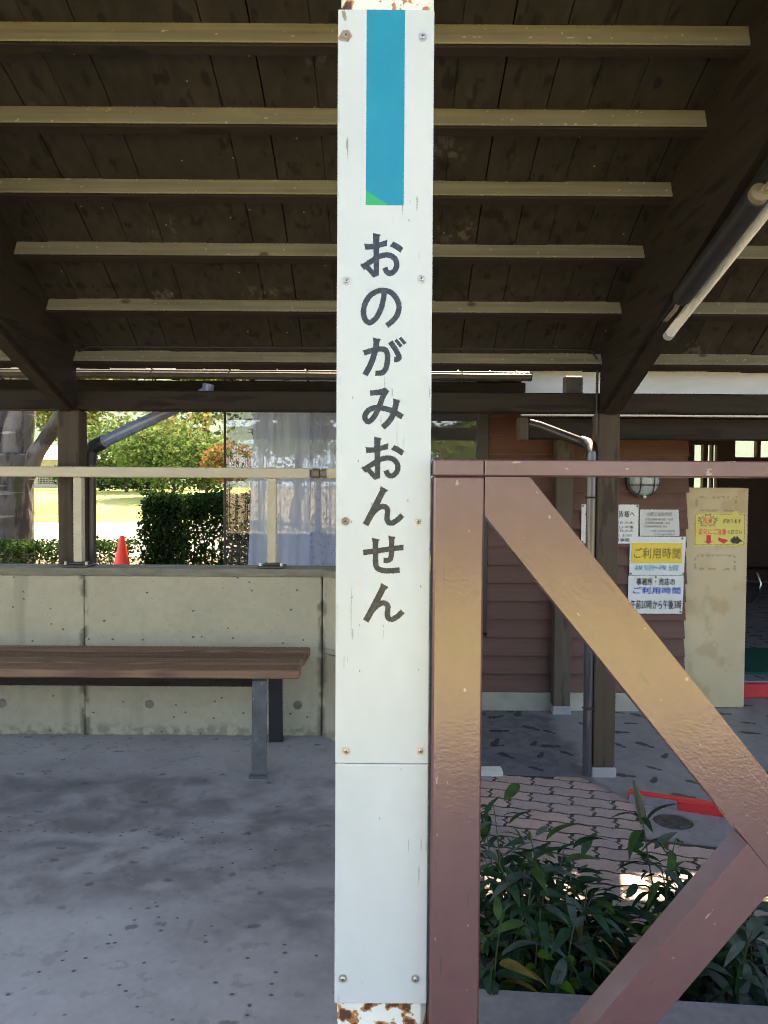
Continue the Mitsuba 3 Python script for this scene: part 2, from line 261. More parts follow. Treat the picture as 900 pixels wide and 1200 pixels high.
def _printed(p, n, uv):
    c = mix((0.50, 0.55, 0.75), (0.58, 0.63, 0.79), noise(p.x * 40, p.z * 2))
    d, d2, r = voronoi(p.x * 27, p.z * 27)
    ang = dr.atan2(p.z * 27 - dr.floor(p.z * 27) - 0.5, p.x * 27 - dr.floor(p.x * 27) - 0.5) + 6.28 * r
    m = (1 - smoothstep(0.03, 0.07, dr.abs(d - 0.24 - 0.06 * r))) * smoothstep(-0.5, 0.0, dr.sin(ang))
    return mix(c, (0.22, 0.22, 0.28), m * dr.select(r > 0.3, 0.8, 0.0))
scene['mat_curtain_print'] = {'type': 'principledthin', 'base_color': proc(_printed), 'roughness': 0.8, 'diff_trans': 0.7}

# ------------------------------------------------------------------ helpers
def key_for(base):
    if base not in scene and base not in labels and not any(k.startswith(base + '__') for k in scene):
        return base
    i = 1
    while True:
        k = '%s_%03d' % (base, i)
        if k not in scene and k not in labels and not any(q.startswith(k + '__') for q in scene):
            return k
        i += 1
_count = {}
def part(parent, name, mesh, m, smooth=False, label=None, kind=None, **kw):
    base = parent + '__' + name
    n = _count.get(base, 0)
    _count[base] = n + 1
    k = base if n == 0 else '%s_%03d' % (base, n)
    scene[k] = mesh if isinstance(mesh, dict) else mikit.ply(mesh, m, smooth=smooth, **kw)
    if label or kind:
        labels[k] = {}
        if label: labels[k]['label'] = label
        if kind: labels[k]['kind'] = kind
    return k
def thing(name, label, cat, group=None):
    k = key_for(name)
    labels[k] = {'label': label, 'category': cat}
    if group: labels[k]['group'] = group
    return k
def one(name, mesh, m, label, cat, group=None, smooth=False, **kw):
    k = thing(name, label, cat, group)
    scene[k] = mesh if isinstance(mesh, dict) else mikit.ply(mesh, m, smooth=smooth, **kw)
    return k
def struct(name, mesh, m, smooth=False):
    scene[name] = mikit.ply(mesh, m, smooth=smooth)
    labels[name] = {'kind': 'structure'}
    return name

def cat(*ms):
    ms = ms[0] if len(ms) == 1 and isinstance(ms[0], (list, tuple)) else ms
    return trimesh.util.concatenate(list(ms))
def cbox(x0, x1, y0, y1, z0, z1, ch=0.004):
    c = np.array([(x0 + x1) / 2, (y0 + y1) / 2, (z0 + z1) / 2]); h = np.array([x1 - x0, y1 - y0, z1 - z0]) / 2
    ch = min(ch, h.min() * 0.8)
    pts = []
    for s in np.ndindex(2, 2, 2):
        s = np.array(s) * 2 - 1
        for k in range(3):
            q = h - ch; q[k] = h[k]
            pts.append(c + s * q)
    return trimesh.convex.convex_hull(np.array(pts))
def ext(poly, d):
    p = poly if hasattr(poly, 'geoms') or isinstance(poly, Polygon) else Polygon(poly)
    gs = getattr(p, 'geoms', [p])
    return cat([trimesh.creation.extrude_polygon(g, d, engine='earcut') for g in gs])
def ext_xz(poly, y0, y1):
    m = ext(poly, y1 - y0); v = m.vertices.copy()
    m.vertices = np.stack([v[:, 0], y1 - v[:, 2], v[:, 1]], 1)
    return m
def ext_yz(poly, x0, x1):
    m = ext(poly, x1 - x0); v = m.vertices.copy()
    m.vertices = np.stack([x0 + v[:, 2], v[:, 0], v[:, 1]], 1)
    return m
def ext_xy(poly, z0, z1):
    m = ext(poly, z1 - z0); m.apply_translation([0, 0, z0]); return m
def tube(path, rad, n=8, cap=True):
    path = np.asarray(path, float); rad = np.broadcast_to(np.asarray(rad, float), (len(path),))
    t = np.gradient(path, axis=0); t /= np.linalg.norm(t, axis=1, keepdims=True) + 1e-12
    ref = np.array([0, 0, 1.0]) if abs(t[0][2]) < 0.9 else np.array([1.0, 0, 0])
    a = np.cross(t[0], ref); a /= np.linalg.norm(a)
    V = []
    for i in range(len(path)):
        a = a - t[i] * (a @ t[i]); a /= np.linalg.norm(a)
        b = np.cross(t[i], a)
        th = np.arange(n) * 2 * np.pi / n
        V.append(path[i] + rad[i] * (np.cos(th)[:, None] * a + np.sin(th)[:, None] * b))
    V = np.vstack(V); F = []
    for i in range(len(path) - 1):
        for j in range(n):
            k = (j + 1) % n
            F += [[i * n + j, i * n + k, (i + 1) * n + k], [i * n + j, (i + 1) * n + k, (i + 1) * n + j]]
    if cap:
        F += [[0, j + 1, j] for j in range(1, n - 1)]
        o = (len(path) - 1) * n
        F += [[o, o + j, o + j + 1] for j in range(1, n - 1)]
    return trimesh.Trimesh(V, F, process=False)
def M(mesh, mtx):
    m = mesh.copy(); m.apply_transform(mtx); return m
def rot(axis, deg, at=(0, 0, 0)):
    return trimesh.transformations.rotation_matrix(math.radians(deg), axis, at)
def cyl(r, y0, y1, x, z, n=20):
    m = trimesh.creation.cylinder(r, y1 - y0, sections=n); m.apply_transform(rot([1, 0, 0], 90)); m.apply_translation([x, (y0 + y1) / 2, z]); return m
def sst(a, b, x):
    t = np.clip((x - a) / (b - a), 0, 1); return t * t * (3 - 2 * t)

# ------------------------------------------------------------------ ground, floors, paths
def height(x, y):
    h = np.full_like(x, -0.36)
    left = sst(-0.95, -1.25, x) * sst(4.0, 4.1, y)
    h = h + left * 0.36
    h = np.where(y > 7, np.maximum(h, -0.36 + 0.36 * sst(12, 15, y)), h)
    h = h + 1.02 * sst(10, 26, y)
    h = np.where(y < -4.9, -0.4, h)
    return h + sst(-9.3, -10, y) * 0.4
gx = np.unique(np.concatenate([np.linspace(-400, -30, 12), np.linspace(-30, 30, 61), np.linspace(30, 400, 12), [-1.25, -1.1, -0.95]]))
gy = np.unique(np.concatenate([np.linspace(-300, -20, 10), np.linspace(-20, 20, 81), np.linspace(20, 90, 36), np.linspace(90, 500, 12), [-4.91, -4.89, 3.98, 4.1]]))
def sheet(xs, ys, dz=0.0):
    X, Y = np.meshgrid(xs, ys); Z = height(X, Y) + dz
    n, m = X.shape; idx = np.arange(n * m).reshape(n, m)
    F = np.concatenate([np.stack([idx[:-1, :-1], idx[:-1, 1:], idx[1:, 1:]], -1).reshape(-1, 3), np.stack([idx[:-1, :-1], idx[1:, 1:], idx[1:, :-1]], -1).reshape(-1, 3)])
    return trimesh.Trimesh(np.stack([X, Y, Z], -1).reshape(-1, 3), F, process=False)
struct('ground', sheet(gx, gy), 'mat_earth', smooth=True)
struct('lawn', sheet(np.linspace(-70, 40, 111), np.linspace(17.0, 78, 90), 0.012), 'mat_lawn', smooth=True)
struct('gravel_path', sheet(np.linspace(-50, 30, 81), np.linspace(12.5, 16.95, 14), 0.008), 'mat_gravel', smooth=True)
X, Y = np.meshgrid(np.linspace(-260, 200, 60), np.linspace(110, 330, 30))
Z = 1.0 + 46 * np.sin(np.clip((Y - 110) / 220, 0, 1) * np.pi * 0.6) * (0.55 + 0.6 * meshkit.fbm(np.stack([X * 0.012, Y * 0.012, X * 0], -1), 4, 3))
idx = np.arange(X.size).reshape(X.shape)
struct('hill', trimesh.Trimesh(np.stack([X, Y, Z], -1).reshape(-1, 3), np.concatenate([np.stack([idx[:-1, :-1], idx[:-1, 1:], idx[1:, 1:]], -1).reshape(-1, 3), np.stack([idx[:-1, :-1], idx[1:, 1:], idx[1:, :-1]], -1).reshape(-1, 3)]), process=False), 'mat_hill', smooth=True)
# shelter floor slab: left bay runs to the wall, right bay stops at the planting strip
struct('floor', ext_xy(Polygon([(-6, -1.0), (5, -1.0), (5, 1.36), (0.21, 1.36), (0.21, 1.73), (0.03, 1.76), (0.06, 3.44), (-0.30, 3.83), (-0.30, 3.93), (-6, 3.93)]), -0.30, 0.0), 'mat_floor')
struct('platform', ext_xy(Polygon([(-14, -2.3), (14, -2.3), (14, -1.005), (-14, -1.005)]), -0.95, 0.0), 'mat_platform')
struct('track_bed', ext_xy(sbox(-60, -9.2, 60, -6.6), -0.5, -0.30), 'mat_track_ballast')
struct('grass_strip', ext_xy(sbox(-60, -6.59, 60, -2.31), -0.6, -0.10), 'mat_dry_grass')
struct('planting_bed', ext_xy(Polygon([(0.06, 1.80), (5, 1.55), (5, 2.42), (0.06, 2.52)]), -0.40, -0.26), 'mat_soil')
kb = one('kerb', ext_xy(Polygon([(0.212, 1.362), (5.0, 1.362), (5.0, 1.49), (0.93, 1.814), (0.212, 1.874)]), -0.32, 0.002), 'mat_kerb_concrete', 'grey concrete kerb ledge under the brown fence in front of the shrubs', 'kerb')

# concrete pavement round the building with its dark marks, and the interlocking pavers
slab = Polygon([(0.50, 4.06), (1.06, 4.01), (1.20, 3.72), (1.63, 3.545), (5.0, 2.15), (7.0, 1.9), (7.0, 5.55), (0.5, 5.55)])
struct('pavement', ext_xy(slab, -0.36, -0.262), 'mat_pavement')
struct('room_floor', ext_xy(sbox(-1.0, 5.556, 9, 11.6), -0.36, -0.15), 'mat_pavement')
struct('path', ext_xy(Polygon([(0.07, 2.4), (5, 2.3), (5, 4.3), (0.07, 4.3)]), -0.42, -0.2832), 'mat_soil')
LP, WP = 0.1975, 0.1045
def paver_mesh():
    wx = lambda u: 0.0055 * math.sin(2 * math.pi * u / (LP / 2))
    vy = [(-0.5, 0.0), (-0.24, 0.0), (-0.17, 0.015), (0.17, -0.015), (0.24, 0.0), (0.5, 0.0)]
    top, bot = [], []
    for i in range(13):
        u = -0.5 + i / 12
        top.append((u * LP, 0.5 * WP + wx(u * LP))); bot.append((u * LP, -0.5 * WP + wx(u * LP)))
    rt = [(0.5 * LP + dx, v * WP) for v, dx in vy[1:-1]]
    lf = [(-0.5 * LP + dx, v * WP) for v, dx in vy[1:-1]]
    p = Polygon([(x * 0.983, y * 0.95) for x, y in bot + rt + top[::-1] + lf[::-1]]).buffer(-0.0040, join_style=2)
    base = np.array(p.exterior.coords)[:-1]
    inner = base - 0.0045 * base / np.array([LP / 2, WP / 2]) 
    n = len(base)
    tri = trimesh.creation.triangulate_polygon(Polygon(inner), engine='earcut')
    V = np.vstack([np.c_[base, np.full(n, -0.05)], np.c_[base, np.full(n, -0.006)], np.c_[inner, np.zeros(n)]])
    F = []
    for r in range(2):
        for i in range(n):
            j = (i + 1) % n
            F += [[r * n + i, r * n + j, (r + 1) * n + j], [r * n + i, (r + 1) * n + j, (r + 1) * n + i]]
    tv, tf = tri
    V = np.vstack([V, np.c_[tv, np.zeros(len(tv))]])
    a = tv[tf]; ccw = np.cross(a[:, 1] - a[:, 0], a[:, 2] - a[:, 0]) > 0
    tf = np.where(ccw[:, None], tf, tf[:, ::-1])
    F = np.vstack([F, tf + 3 * n])
    return trimesh.Trimesh(V, F, process=False)
pm = paver_mesh()
pv = [mikit.ply(pm, 'mat_paver_%d' % k) for k in range(3)]
rng = random.Random(5)
ang = math.radians(-13.5); ca, sa = math.cos(ang), math.sin(ang)
pad = Polygon([(1.21, 3.66), (1.15, 3.30), (1.46, 3.22), (1.66, 3.50)])
for r in range(-12, 26):
    for c in range(-8, 14):
        u = (c + 0.5 * (r % 2)) * LP; v = r * WP
        x, y = 0.9 + u * ca - v * sa, 2.75 + u * sa + v * ca
        if not (0.16 < x < 2.62 and 2.44 + 0.02 * x < y < 4.06):
            continue
        foot = Polygon([(x + a * ca - b * sa, y + a * sa + b * ca) for a, b in ((-.1, -.052), (.1, -.052), (.1, .052), (-.1, .052))])
        if foot.intersection(slab).area > 0.012 or foot.intersection(pad).area > 0.010 or (y > 2.9 + 0.9 and x < 0.33):
            continue
        d = dict(pv[rng.choice((0, 0, 1, 1, 2))])
        d['to_world'] = T().translate([x, y, -0.28 + rng.uniform(-0.0009, 0.0009)]).rotate([0, 0, 1], math.degrees(ang) + rng.uniform(-.7, .7)).rotate([1, 0, 0], rng.uniform(-.5, .5)).rotate([0, 1, 0], rng.uniform(-.35, .35))
        part('path', 'paver', d, None)
mh = thing('manhole', 'round iron manhole cover in a square concrete collar beside the red kerb', 'manhole')
part(mh, 'collar', ext_xy(pad.buffer(-0.006).difference(Point(1.335, 3.475).buffer(0.088, 32)), -0.34, -0.2765), 'mat_kerb_concrete')
part(mh, 'cover', cat([ext_xy(Point(1.335, 3.475).buffer(0.084, 32), -0.33, -0.281)] + [ext_xy(Point(1.335, 3.475).buffer(r + 0.005, 32).difference(Point(1.335, 3.475).buffer(r, 32)), -0.281, -0.278) for r in (0.03, 0.05, 0.072)] + [ext_xy(Point(1.31, 3.49).buffer(0.012), -0.281, -0.276)]), 'mat_iron')
rk = thing('painted_kerb', 'red painted kerb edging stepping up from pavers to grey pavement', 'kerb')
part(rk, 'top', ext_xy(Polygon([(1.20, 3.70), (1.64, 3.525), (5.0, 2.13), (5.0, 2.165), (1.65, 3.565), (1.22, 3.738)]), -0.262, -0.232), 'mat_red_paint')
part(rk, 'riser', ext_xy(Polygon([(1.405, 3.600), (1.64, 3.506), (5.0, 2.11), (5.0, 2.128), (1.64, 3.524), (1.41, 3.617)]), -0.33, -0.236), 'mat_red_paint')
part(rk, 'bare_riser', ext_xy(Polygon([(1.20, 3.684), (1.403, 3.602), (1.408, 3.618), (1.205, 3.699)]), -0.33, -0.240), 'mat_kerb_concrete', label='bare grey stretch of the kerb riser')
one('edging_block', cbox(0.44, 0.64, 4.02, 4.10, -0.36, -0.255), 'mat_fascia_white', 'small pale edging block at the border of pavers and dark pavement', 'kerb block')

# ------------------------------------------------------------------ shelter
PY = np.array([2.40, 2.71, 3.02, 3.33, 3.64, 3.95]); PZ = np.array([2.622, 2.512, 2.392, 2.249, 2.088, 1.891])
fit = np.polyfit(PY, PZ, 2)
zp = lambda y: np.polyval(fit, y)
sl = lambda y: math.atan(2 * fit[0] * y + fit[1])
sh = thing('shelter', 'open timber platform shelter with dark board roof carried on beams and posts', 'shelter')
for x0, x1 in ((-1.690, -1.578), (1.103, 1.216)):
    part(sh, 'post', cbox(x0, x1, 3.975, 4.09, 0.0 if x0 < 0 else -0.215, 1.636, 0.006), 'mat_brown_post_wood')
part(sh, 'post_foot', cbox(1.096, 1.223, 3.965, 4.10, -0.29, -0.213, 0.006), 'mat_smooth_concrete')
for x0, x1 in ((-6.0, -1.636), (-1.632, 1.158), (1.162, 5.0)):
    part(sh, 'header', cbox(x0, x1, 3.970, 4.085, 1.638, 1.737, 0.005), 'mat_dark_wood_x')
yy = np.linspace(0.92, 3.955, 16)
top = [(y, zp(y) + 0.040) for y in yy]
bot = [(y, min(1.706 + 0.362 * (3.794 - y), zp(y) - 0.2)) for y in yy]
for x0, x1 in ((-1.695, -1.582), (1.103, 1.218)):
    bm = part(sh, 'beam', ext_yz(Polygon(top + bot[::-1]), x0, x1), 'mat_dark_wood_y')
    # a strip planted along the middle of the soffit
    strip = [(y, b - 0.001) for (y, b) in bot] + [(y, b - 0.022) for (y, b) in bot][::-1]
    part(sh, 'beam_strip', ext_yz(Polygon(strip), x0 + 0.03, x1 - 0.03), 'mat_dark_wood_y')
rngp = random.Random(2)
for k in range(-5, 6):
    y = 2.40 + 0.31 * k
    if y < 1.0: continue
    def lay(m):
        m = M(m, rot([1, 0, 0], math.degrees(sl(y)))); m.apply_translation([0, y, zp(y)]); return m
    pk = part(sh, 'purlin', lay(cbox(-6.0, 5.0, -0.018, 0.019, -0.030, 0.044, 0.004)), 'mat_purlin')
    part(pk, 'shade_strip', lay(cbox(-6.0, 5.0, -0.019, 0.021, -0.044, -0.0305, 0.003)), 'mat_dark_wood_x')  # dark strip standing in for the shade on the purlin underside
rf = part(sh, 'roof', None or cat([trimesh.Trimesh(np.array([[x, y, zp(y) + 0.08 + dz + 0.045] for dz in (0, 0.012) for y in np.linspace(0.88, 4.10, 15) for x in (-6.05, 5.05)]),
    np.array([[a, a + 1, a + 3] for a in range(0, 28, 2)] + [[a, a + 3, a + 2] for a in range(0, 28, 2)] + [[30 + a, 30 + a + 3, 30 + a + 1] for a in range(0, 28, 2)] + [[30 + a, 30 + a + 2, 30 + a + 3] for a in range(0, 28, 2)]), process=False)]), 'mat_dark_metal')
x = -4.2
while x < 3.6:
    w = rngp.uniform(0.13, 0.20)
    ys = np.linspace(0.90, 4.07, 12); j = rngp.uniform(-0.004, 0.004)
    P = [(y, zp(y) + 0.046 + j) for y in ys] + [(y, zp(y) + 0.070 + j) for y in ys][::-1]
    m = ext_yz(Polygon(P), x, x + w - rngp.uniform(0.001, 0.006))
    part(rf, 'board', m, rngp.choice(['mat_deck', 'mat_deck', 'mat_deck_1', 'mat_deck_2']))
    x += w
# rain gutter, hangers, pipes
gm = []
th = np.linspace(math.pi, 2 * math.pi, 13)
ring = [(4.215 + 0.036 * math.cos(t), 1.873 + 0.044 * math.sin(t)) for t in th] + [(4.215 + 0.033 * math.cos(t), 1.873 + 0.041 * math.sin(t)) for t in th[::-1]]
gt = part(sh, 'gutter', ext_yz(Polygon(ring), -4.4, 0.80), 'mat_dark_metal', smooth=40)
x = -4.2
while x < 0.75:
    part(gt, 'hanger', cat(tube([(x, 4.10, 1.91), (x, 4.14, 1.885), (x, 4.25, 1.868)], 0.005, 6), tube([(x, 4.178, 1.862), (x, 4.195, 1.818), (x, 4.235, 1.818), (x, 4.252, 1.862)], 0.005, 6)), 'mat_black_metal')
    x += 0.42
dp = part(sh, 'drain_pipe', tube([(-0.96, 4.2, 1.80), (-0.965, 4.2, 1.765), (-1.0, 4.2, 1.74), (-1.55, 4.2, 1.475)], 0.033, 16), 'mat_pipe_blue', smooth=40, label='glossy sloping upper run of the drain pipe')
part(dp, 'elbow', tube([(-1.535, 4.2, 1.482), (-1.585, 4.2, 1.458), (-1.607, 4.2, 1.43), (-1.611, 4.2, 1.36)], 0.039, 16), 'mat_black_metal', smooth=40)
part(sh, 'drain_pipe', tube([(-1.611, 4.2, 1.37), (-1.611, 4.2, 0.0)], 0.035, 16), 'mat_pipe_brown', smooth=40)
part(sh, 'drain_pipe', tube([(0.80, 4.24, 1.60), (0.85, 4.22, 1.585), (1.075, 4.14, 1.49), (1.10, 4.12, 1.478)], 0.027, 16), 'mat_pipe_brown', smooth=40)
e2 = part(sh, 'drain_pipe', tube([(1.075, 3.99, 1.44), (1.075, 3.99, -0.26)], 0.024, 14), 'mat_pipe_grey', smooth=40, label='worn grey drain pipe running down the right post')
part(e2, 'elbow', tube([(1.06, 4.14, 1.50), (1.085, 4.10, 1.485), (1.08, 4.02, 1.46), (1.075, 3.99, 1.42)], 0.030, 14), 'mat_black_metal', smooth=40)
for z in (0.1, 0.75, 1.2):
    part(e2, 'bracket', cat(tube([(1.046, 3.985, z), (1.055, 3.962, z), (1.095, 3.962, z), (1.11, 3.985, z)], 0.005, 6)), 'mat_black_metal')
part(sh, 'conduit', tube([(-1.56, 3.93, 1.93), (-1.5, 3.925, 1.952), (0.98, 3.925, 1.952), (1.05, 3.925, 1.945), (1.085, 3.94, 1.90), (1.088, 3.962, 1.60), (1.088, 3.962, 1.52)], 0.007, 8), 'mat_black_metal', smooth=40)
jb = one('junction_box', cbox(0.955, 1.055, 4.10, 4.15, 1.725, 1.845, 0.008), 'mat_dark_metal', 'small square metal junction box beside the right roof beam', 'junction box')

# fluorescent lamp slung under the right beam (not lit)
fl = thing('fluorescent_lamp', 'unlit white fluorescent tube lamp slung along the right roof beam', 'lamp')
a, b = np.array([1.180, 3.20, 1.893]), np.array([1.180, 2.04, 2.215])
t = (b - a) / np.linalg.norm(b - a)
hA, hB = np.array([1.112, 2.90, 1.968]), np.array([1.112, 2.33, 2.125])
part(fl, 'tube', tube([a, b], 0.0195, 18), 'mat_tube_white', smooth=40)
for q in (a - t * 0.012, b + t * 0.012):
    part(fl, 'socket', tube([q - t * 0.016, q + t * 0.016], 0.022, 12), 'mat_lamp_glass', smooth=40)
part(fl, 'arm', tube([a - t * 0.01, a + t * 0.02 + np.array([-0.035, 0, 0.03]), hA - t * 0.1 + np.array([0.01, 0, 0]), hA], 0.009, 8), 'mat_rusty_steel')
part(fl, 'housing', tube([hA - t * 0.02, hA, hB], [0.028, 0.036, 0.036], 20), 'mat_black_metal', smooth=40)
part(fl, 'end_cap', tube([hB - t * 0.004, hB + t * 0.022, hB + t * 0.026], [0.030, 0.030, 0.016], 20), 'mat_rail_joint', smooth=40)
part(fl, 'rod', tube([hB + t * 0.02, hB + t * 0.2 + np.array([0.03, 0, 0.0]), b + np.array([-0.02, 0, 0.03])], 0.008, 8), 'mat_rusty_steel', smooth=40)
part(fl, 'spine', M(cbox(-0.03, 0.03, 0, 1.25, -0.018, 0.018, 0.004), trimesh.transformations.translation_matrix([1.15, 3.24, 1.925]) @ rot([1, 0, 0], 180 - math.degrees(math.atan2(b[2] - a[2], a[1] - b[1])))), 'mat_black_metal')

# ------------------------------------------------------------------ concrete wall, handrail
wl = thing('concrete_wall', 'low bare concrete wall with formwork joints behind the bench', 'wall')
xs = [-6.0, -4.35, -2.92, -1.487, -0.306]
for i in range(4):
    part(wl, 'panel', cbox(xs[i] + 0.0015, xs[i + 1] - 0.0015, 3.797, 3.955, 0.0, 0.802, 0.005), 'mat_wall_concrete')
bend = Polygon([(-0.301, 3.799), (0.06, 3.438), (0.06, 3.66), (-0.235, 3.955), (-0.301, 3.955)])
part(wl, 'panel', ext_xy(bend, 0.0, 0.802), 'mat_wall_concrete')
capp = Polygon([(-6.0, 3.783), (-0.312, 3.783), (0.065, 3.406), (0.065, 3.69), (-0.22, 3.975), (-6.0, 3.975)])
part(wl, 'cap', ext_xy(capp, 0.803, 0.838), 'mat_wall_cap')
for xx in (-1.90, -1.165, -0.425):
    m = cyl(0.021, 3.7955, 3.80, xx, 0.158, 20)
    part(wl, 'tie_hole', cat(m, M(trimesh.creation.torus(0.020, 0.0022, 20, 6), trimesh.transformations.translation_matrix([xx, 3.796, 0.158]) @ rot([1, 0, 0], 90))), 'mat_wall_cap')
hr = thing('handrail', 'beige square metal handrail mounted on the concrete wall', 'handrail')
part(hr, 'rail', cbox(-6.0, -0.372, 3.835, 3.895, 1.288, 1.340, 0.004), 'mat_beige_rail')
j = cat(cbox(-0.371, -0.315, 3.836, 3.894, 1.289, 1.339, 0.012))
part(hr, 'joint', j, 'mat_rail_joint')
part(hr, 'joint', M(cbox(-0.028, 0.03, -0.029, 0.029, 1.290, 1.338, 0.012), trimesh.transformations.translation_matrix([-0.288, 3.838, 0]) @ rot([0, 0, 1], -45)), 'mat_rail_joint')
part(hr, 'rail', M(cbox(0.03, 0.50, -0.029, 0.029, 1.288, 1.340, 0.004), trimesh.transformations.translation_matrix([-0.288, 3.838, 0]) @ rot([0, 0, 1], -45)), 'mat_beige_rail')
for xx in (-4.4, -2.96, -1.535, -0.563):
    part(hr, 'post', cbox(xx - 0.021, xx + 0.021, 3.842, 3.888, 0.862, 1.287, 0.003), 'mat_beige_rail')
    bp = part(hr, 'base_plate', cat(cbox(xx - 0.065, xx + 0.065, 3.805, 3.925, 0.839, 0.850, 0.003), cbox(xx - 0.042, xx + 0.042, 3.83, 3.90, 0.850, 0.861, 0.003)), 'mat_dark_metal')
    for s in (-1, 1): part(bp, 'bolt', tube([(xx + s * 0.052, 3.82, 0.849), (xx + s * 0.052, 3.82, 0.866)], 0.007, 6), 'mat_steel')

# ------------------------------------------------------------------ bench
bn = thing('bench', 'long slatted wooden bench on steel legs against the concrete wall', 'bench')
ys = [3.240, 3.358, 3.476, 3.594]
for i, y in enumerate(ys):
    part(bn, 'slat', cbox(-4.2 + 0.01 * i, -0.362 + (0.006, -0.002, 0.004, 0.010)[i], y, y + 0.104, 0.428 + 0.002 * (i % 2), 0.466 + (0.0, 0.003, 0.001, 0.005)[i], 0.006), 'mat_bench_wood' if i != 2 else 'mat_bench_wood_1')
for xx in (-0.531, -2.3, -3.9):
    fr = M(cbox(-0.032, 0.032, -0.006, 0.006, 0.006, 0.420, 0.002), trimesh.transformations.translation_matrix([xx, 3.268, 0]) @ rot([1, 0, 0], -2))
    lg = part(bn, 'leg', cat(fr, cbox(xx - 0.040, xx + 0.036, 3.235, 3.285, 0.0, 0.010, 0.003)), 'mat_bench_leg')
    bk = M(cbox(-0.034, 0.034, -0.006, 0.006, 0.006, 0.420, 0.002), trimesh.transformations.translation_matrix([xx + 0.01, 3.715, 0]) @ rot([1, 0, 0], 4))
    part(bn, 'leg', cat(bk, cbox(xx - 0.025, xx + 0.045, 3.705, 3.755, 0.0, 0.010, 0.003)), 'mat_black_metal')
    part(bn, 'bearer', cbox(xx - 0.030, xx + 0.030, 3.262, 3.70, 0.414, 0.427, 0.002), 'mat_black_metal')
part(bn, 'stretcher', cbox(-4.0, -0.568, 3.40, 3.43, 0.352, 0.412, 0.004), 'mat_dark_wood_x')

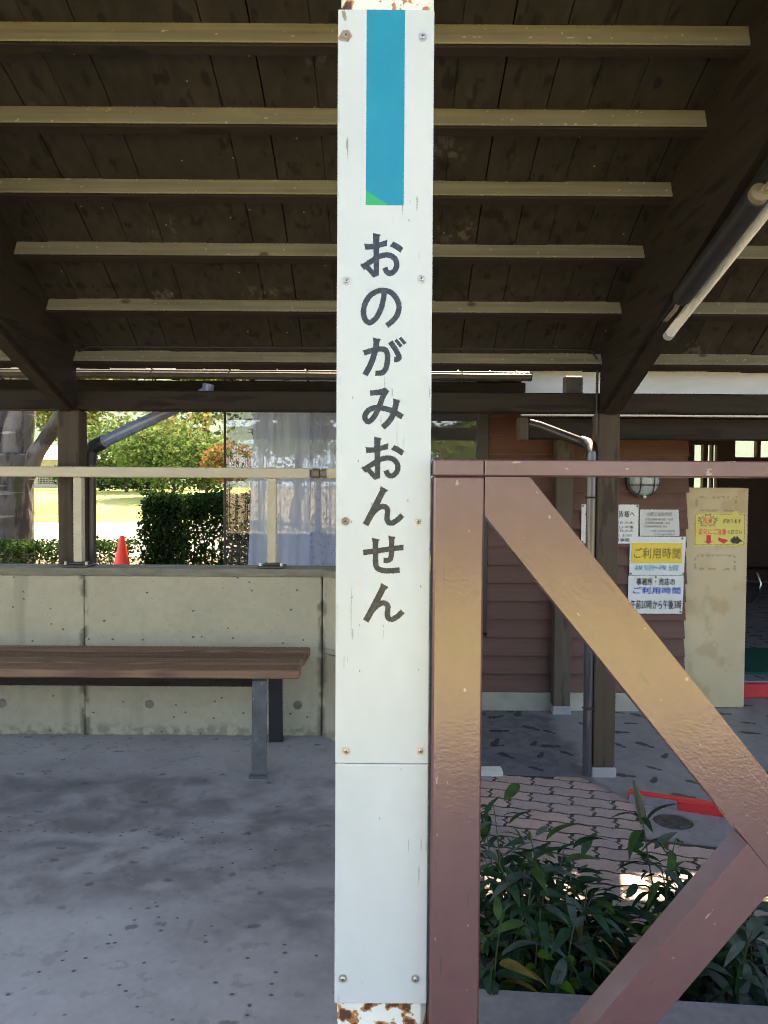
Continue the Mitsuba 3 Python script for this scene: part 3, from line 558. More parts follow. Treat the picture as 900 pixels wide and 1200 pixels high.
# outlines of the kana on the sign (0.1 mm) and of the small print (per cent of the body size)
KANA = [[[[[-338,16456],[-205,16467],[-200,16343],[-384,16219],[-414,16219],[-405,16203],[-415,16196],[-358,16121],[-334,16143],[-202,15998],[-111,16034],[-111,16300],[-51,16320],[27,16331],[86,16317],[126,16281],[145,16237],[142,16182],[124,16144],[76,16107],[51,16122],[29,16177],[-50,16145],[-21,16076],[21,16038],[49,16026],[77,16022],[103,16027],[136,16043],[190,16090],[221,16146],[229,16183],[231,16232],[214,16299],[173,16357],[114,16398],[48,16414],[-17,16413],[-111,16391],[-110,16494],[21,16524],[24,16620],[-109,16575],[-108,16662],[-89,16704],[-211,16731],[-207,16552],[-271,16547],[-342,16551],[-351,16562]],[[-195,16116],[-202,16113],[-276,16193],[-196,16243]]],[[[167,16470],[248,16415],[293,16493],[211,16550],[128,16590],[73,16519]]]],[[[[22,15733],[54,15724],[80,15708],[136,15650],[175,15575],[187,15534],[189,15497],[170,15416],[136,15352],[86,15298],[1,15233],[54,15165],[145,15235],[218,15319],[242,15362],[260,15409],[276,15495],[265,15579],[247,15629],[220,15679],[190,15720],[154,15759],[91,15802],[43,15816],[0,15822],[-72,15827],[-112,15822],[-205,15787],[-276,15738],[-314,15695],[-350,15643],[-388,15559],[-406,15468],[-409,15413],[-404,15364],[-391,15315],[-372,15274],[-326,15222],[-278,15202],[-251,15202],[-227,15209],[-160,15253],[-102,15320],[-55,15407],[-19,15501],[15,15653]],[[-65,15741],[-67,15688],[-87,15584],[-102,15525],[-134,15443],[-174,15368],[-202,15333],[-247,15296],[-270,15289],[-290,15307],[-303,15328],[-321,15397],[-317,15485],[-298,15554],[-246,15642],[-199,15690],[-127,15728],[-95,15738]]]],[[[[-193,14910],[-201,14834],[-368,14781],[-340,14699],[-223,14739],[-257,14633],[-292,14547],[-373,14397],[-291,14352],[-234,14453],[-193,14539],[-148,14662],[-120,14762],[-45,14766],[-21,14758],[-8,14733],[1,14698],[-2,14604],[-17,14521],[-36,14482],[-56,14455],[-94,14447],[-155,14449],[-159,14363],[-66,14363],[-38,14368],[-10,14381],[18,14408],[48,14454],[66,14495],[76,14536],[87,14633],[88,14706],[73,14764],[48,14811],[27,14832],[-6,14847],[-42,14852],[-104,14850],[-99,14918],[-73,14969],[-99,14974],[-99,14982],[-140,14982],[-202,14995]]],[[[272,15010],[233,14985],[315,14880],[359,14914]]],[[[199,14979],[161,14946],[251,14835],[293,14866]]],[[[55,14903],[144,14777],[194,14678],[158,14677],[156,14592],[203,14593],[247,14610],[264,14626],[278,14651],[280,14676],[273,14709],[207,14836],[122,14954]]]],[[[[-17,14153],[-113,14126],[-247,14112],[-240,14026],[-66,14044],[-130,13871],[-190,13865],[-233,13852],[-274,13832],[-311,13805],[-341,13770],[-364,13728],[-373,13700],[-377,13659],[-361,13609],[-330,13570],[-301,13552],[-264,13547],[-239,13555],[-215,13570],[-158,13625],[-113,13693],[-73,13781],[26,13762],[101,13739],[82,13693],[52,13645],[6,13591],[-60,13533],[2,13463],[72,13524],[115,13573],[155,13630],[185,13694],[275,13635],[323,13708],[214,13778],[240,13902],[262,13941],[246,13946],[247,13956],[200,13963],[145,13982],[147,13912],[129,13822],[48,13846],[-39,13864],[22,14031],[27,14030],[71,14104],[4,14166]],[[-289,13659],[-284,13694],[-253,13740],[-217,13765],[-168,13781],[-201,13714],[-240,13663],[-273,13636]]]],[[[[-301,13065],[-166,13075],[-162,12952],[-347,12830],[-378,12830],[-369,12814],[-379,12807],[-321,12732],[-297,12754],[-164,12611],[-72,12646],[-72,12910],[-24,12927],[47,12941],[110,12934],[135,12922],[160,12900],[184,12857],[187,12817],[176,12772],[155,12745],[121,12721],[109,12720],[91,12734],[69,12788],[-11,12757],[17,12691],[42,12663],[94,12637],[140,12638],[196,12669],[242,12715],[267,12773],[273,12847],[254,12913],[212,12969],[155,13007],[88,13024],[23,13023],[-72,13001],[-71,13102],[61,13132],[65,13228],[-70,13183],[-69,13270],[-50,13311],[-173,13338],[-169,13160],[-234,13156],[-305,13160],[-315,13170]],[[-157,12728],[-164,12724],[-238,12804],[-158,12854]]],[[[209,13079],[290,13025],[335,13101],[253,13159],[169,13198],[113,13127]]]],[[[[-70,12466],[-64,12452],[-105,12366],[-355,11875],[-267,11829],[-180,11989],[-151,12030],[-94,12086],[-38,12120],[-6,12120],[7,12111],[16,12097],[19,12080],[6,11975],[12,11924],[35,11876],[58,11855],[80,11844],[133,11838],[168,11848],[204,11865],[260,11905],[340,11987],[278,12048],[215,11983],[175,11950],[128,11927],[113,11926],[102,11932],[94,11974],[105,12099],[99,12125],[82,12158],[53,12187],[11,12206],[-30,12209],[-77,12198],[20,12399],[67,12436],[-56,12502]]]],[[[[90,11596],[91,11484],[-97,11456],[-99,11567],[-70,11601],[-200,11628],[-190,11561],[-186,11561],[-185,11444],[-350,11427],[-342,11334],[-183,11360],[-182,11209],[-170,11140],[-144,11091],[-96,11055],[-34,11035],[36,11027],[156,11030],[276,11044],[265,11131],[127,11116],[19,11116],[-57,11134],[-77,11149],[-86,11167],[-95,11237],[-96,11371],[90,11398],[86,11332],[75,11297],[54,11290],[0,11291],[-1,11206],[62,11205],[117,11222],[151,11256],[170,11319],[175,11411],[330,11423],[332,11517],[176,11495],[176,11601],[194,11642],[176,11646],[176,11653],[142,11653],[79,11666],[86,11596]]]],[[[[-54,10823],[-48,10809],[-90,10723],[-341,10238],[-253,10193],[-165,10352],[-136,10392],[-79,10447],[-23,10480],[10,10481],[23,10472],[32,10458],[34,10442],[22,10338],[28,10287],[51,10239],[74,10219],[96,10208],[149,10202],[184,10211],[220,10229],[276,10268],[357,10349],[295,10410],[231,10345],[191,10312],[144,10290],[129,10289],[118,10295],[110,10336],[121,10460],[115,10486],[98,10518],[69,10547],[27,10566],[-15,10569],[-62,10558],[36,10756],[83,10793],[-41,10859]]]]]
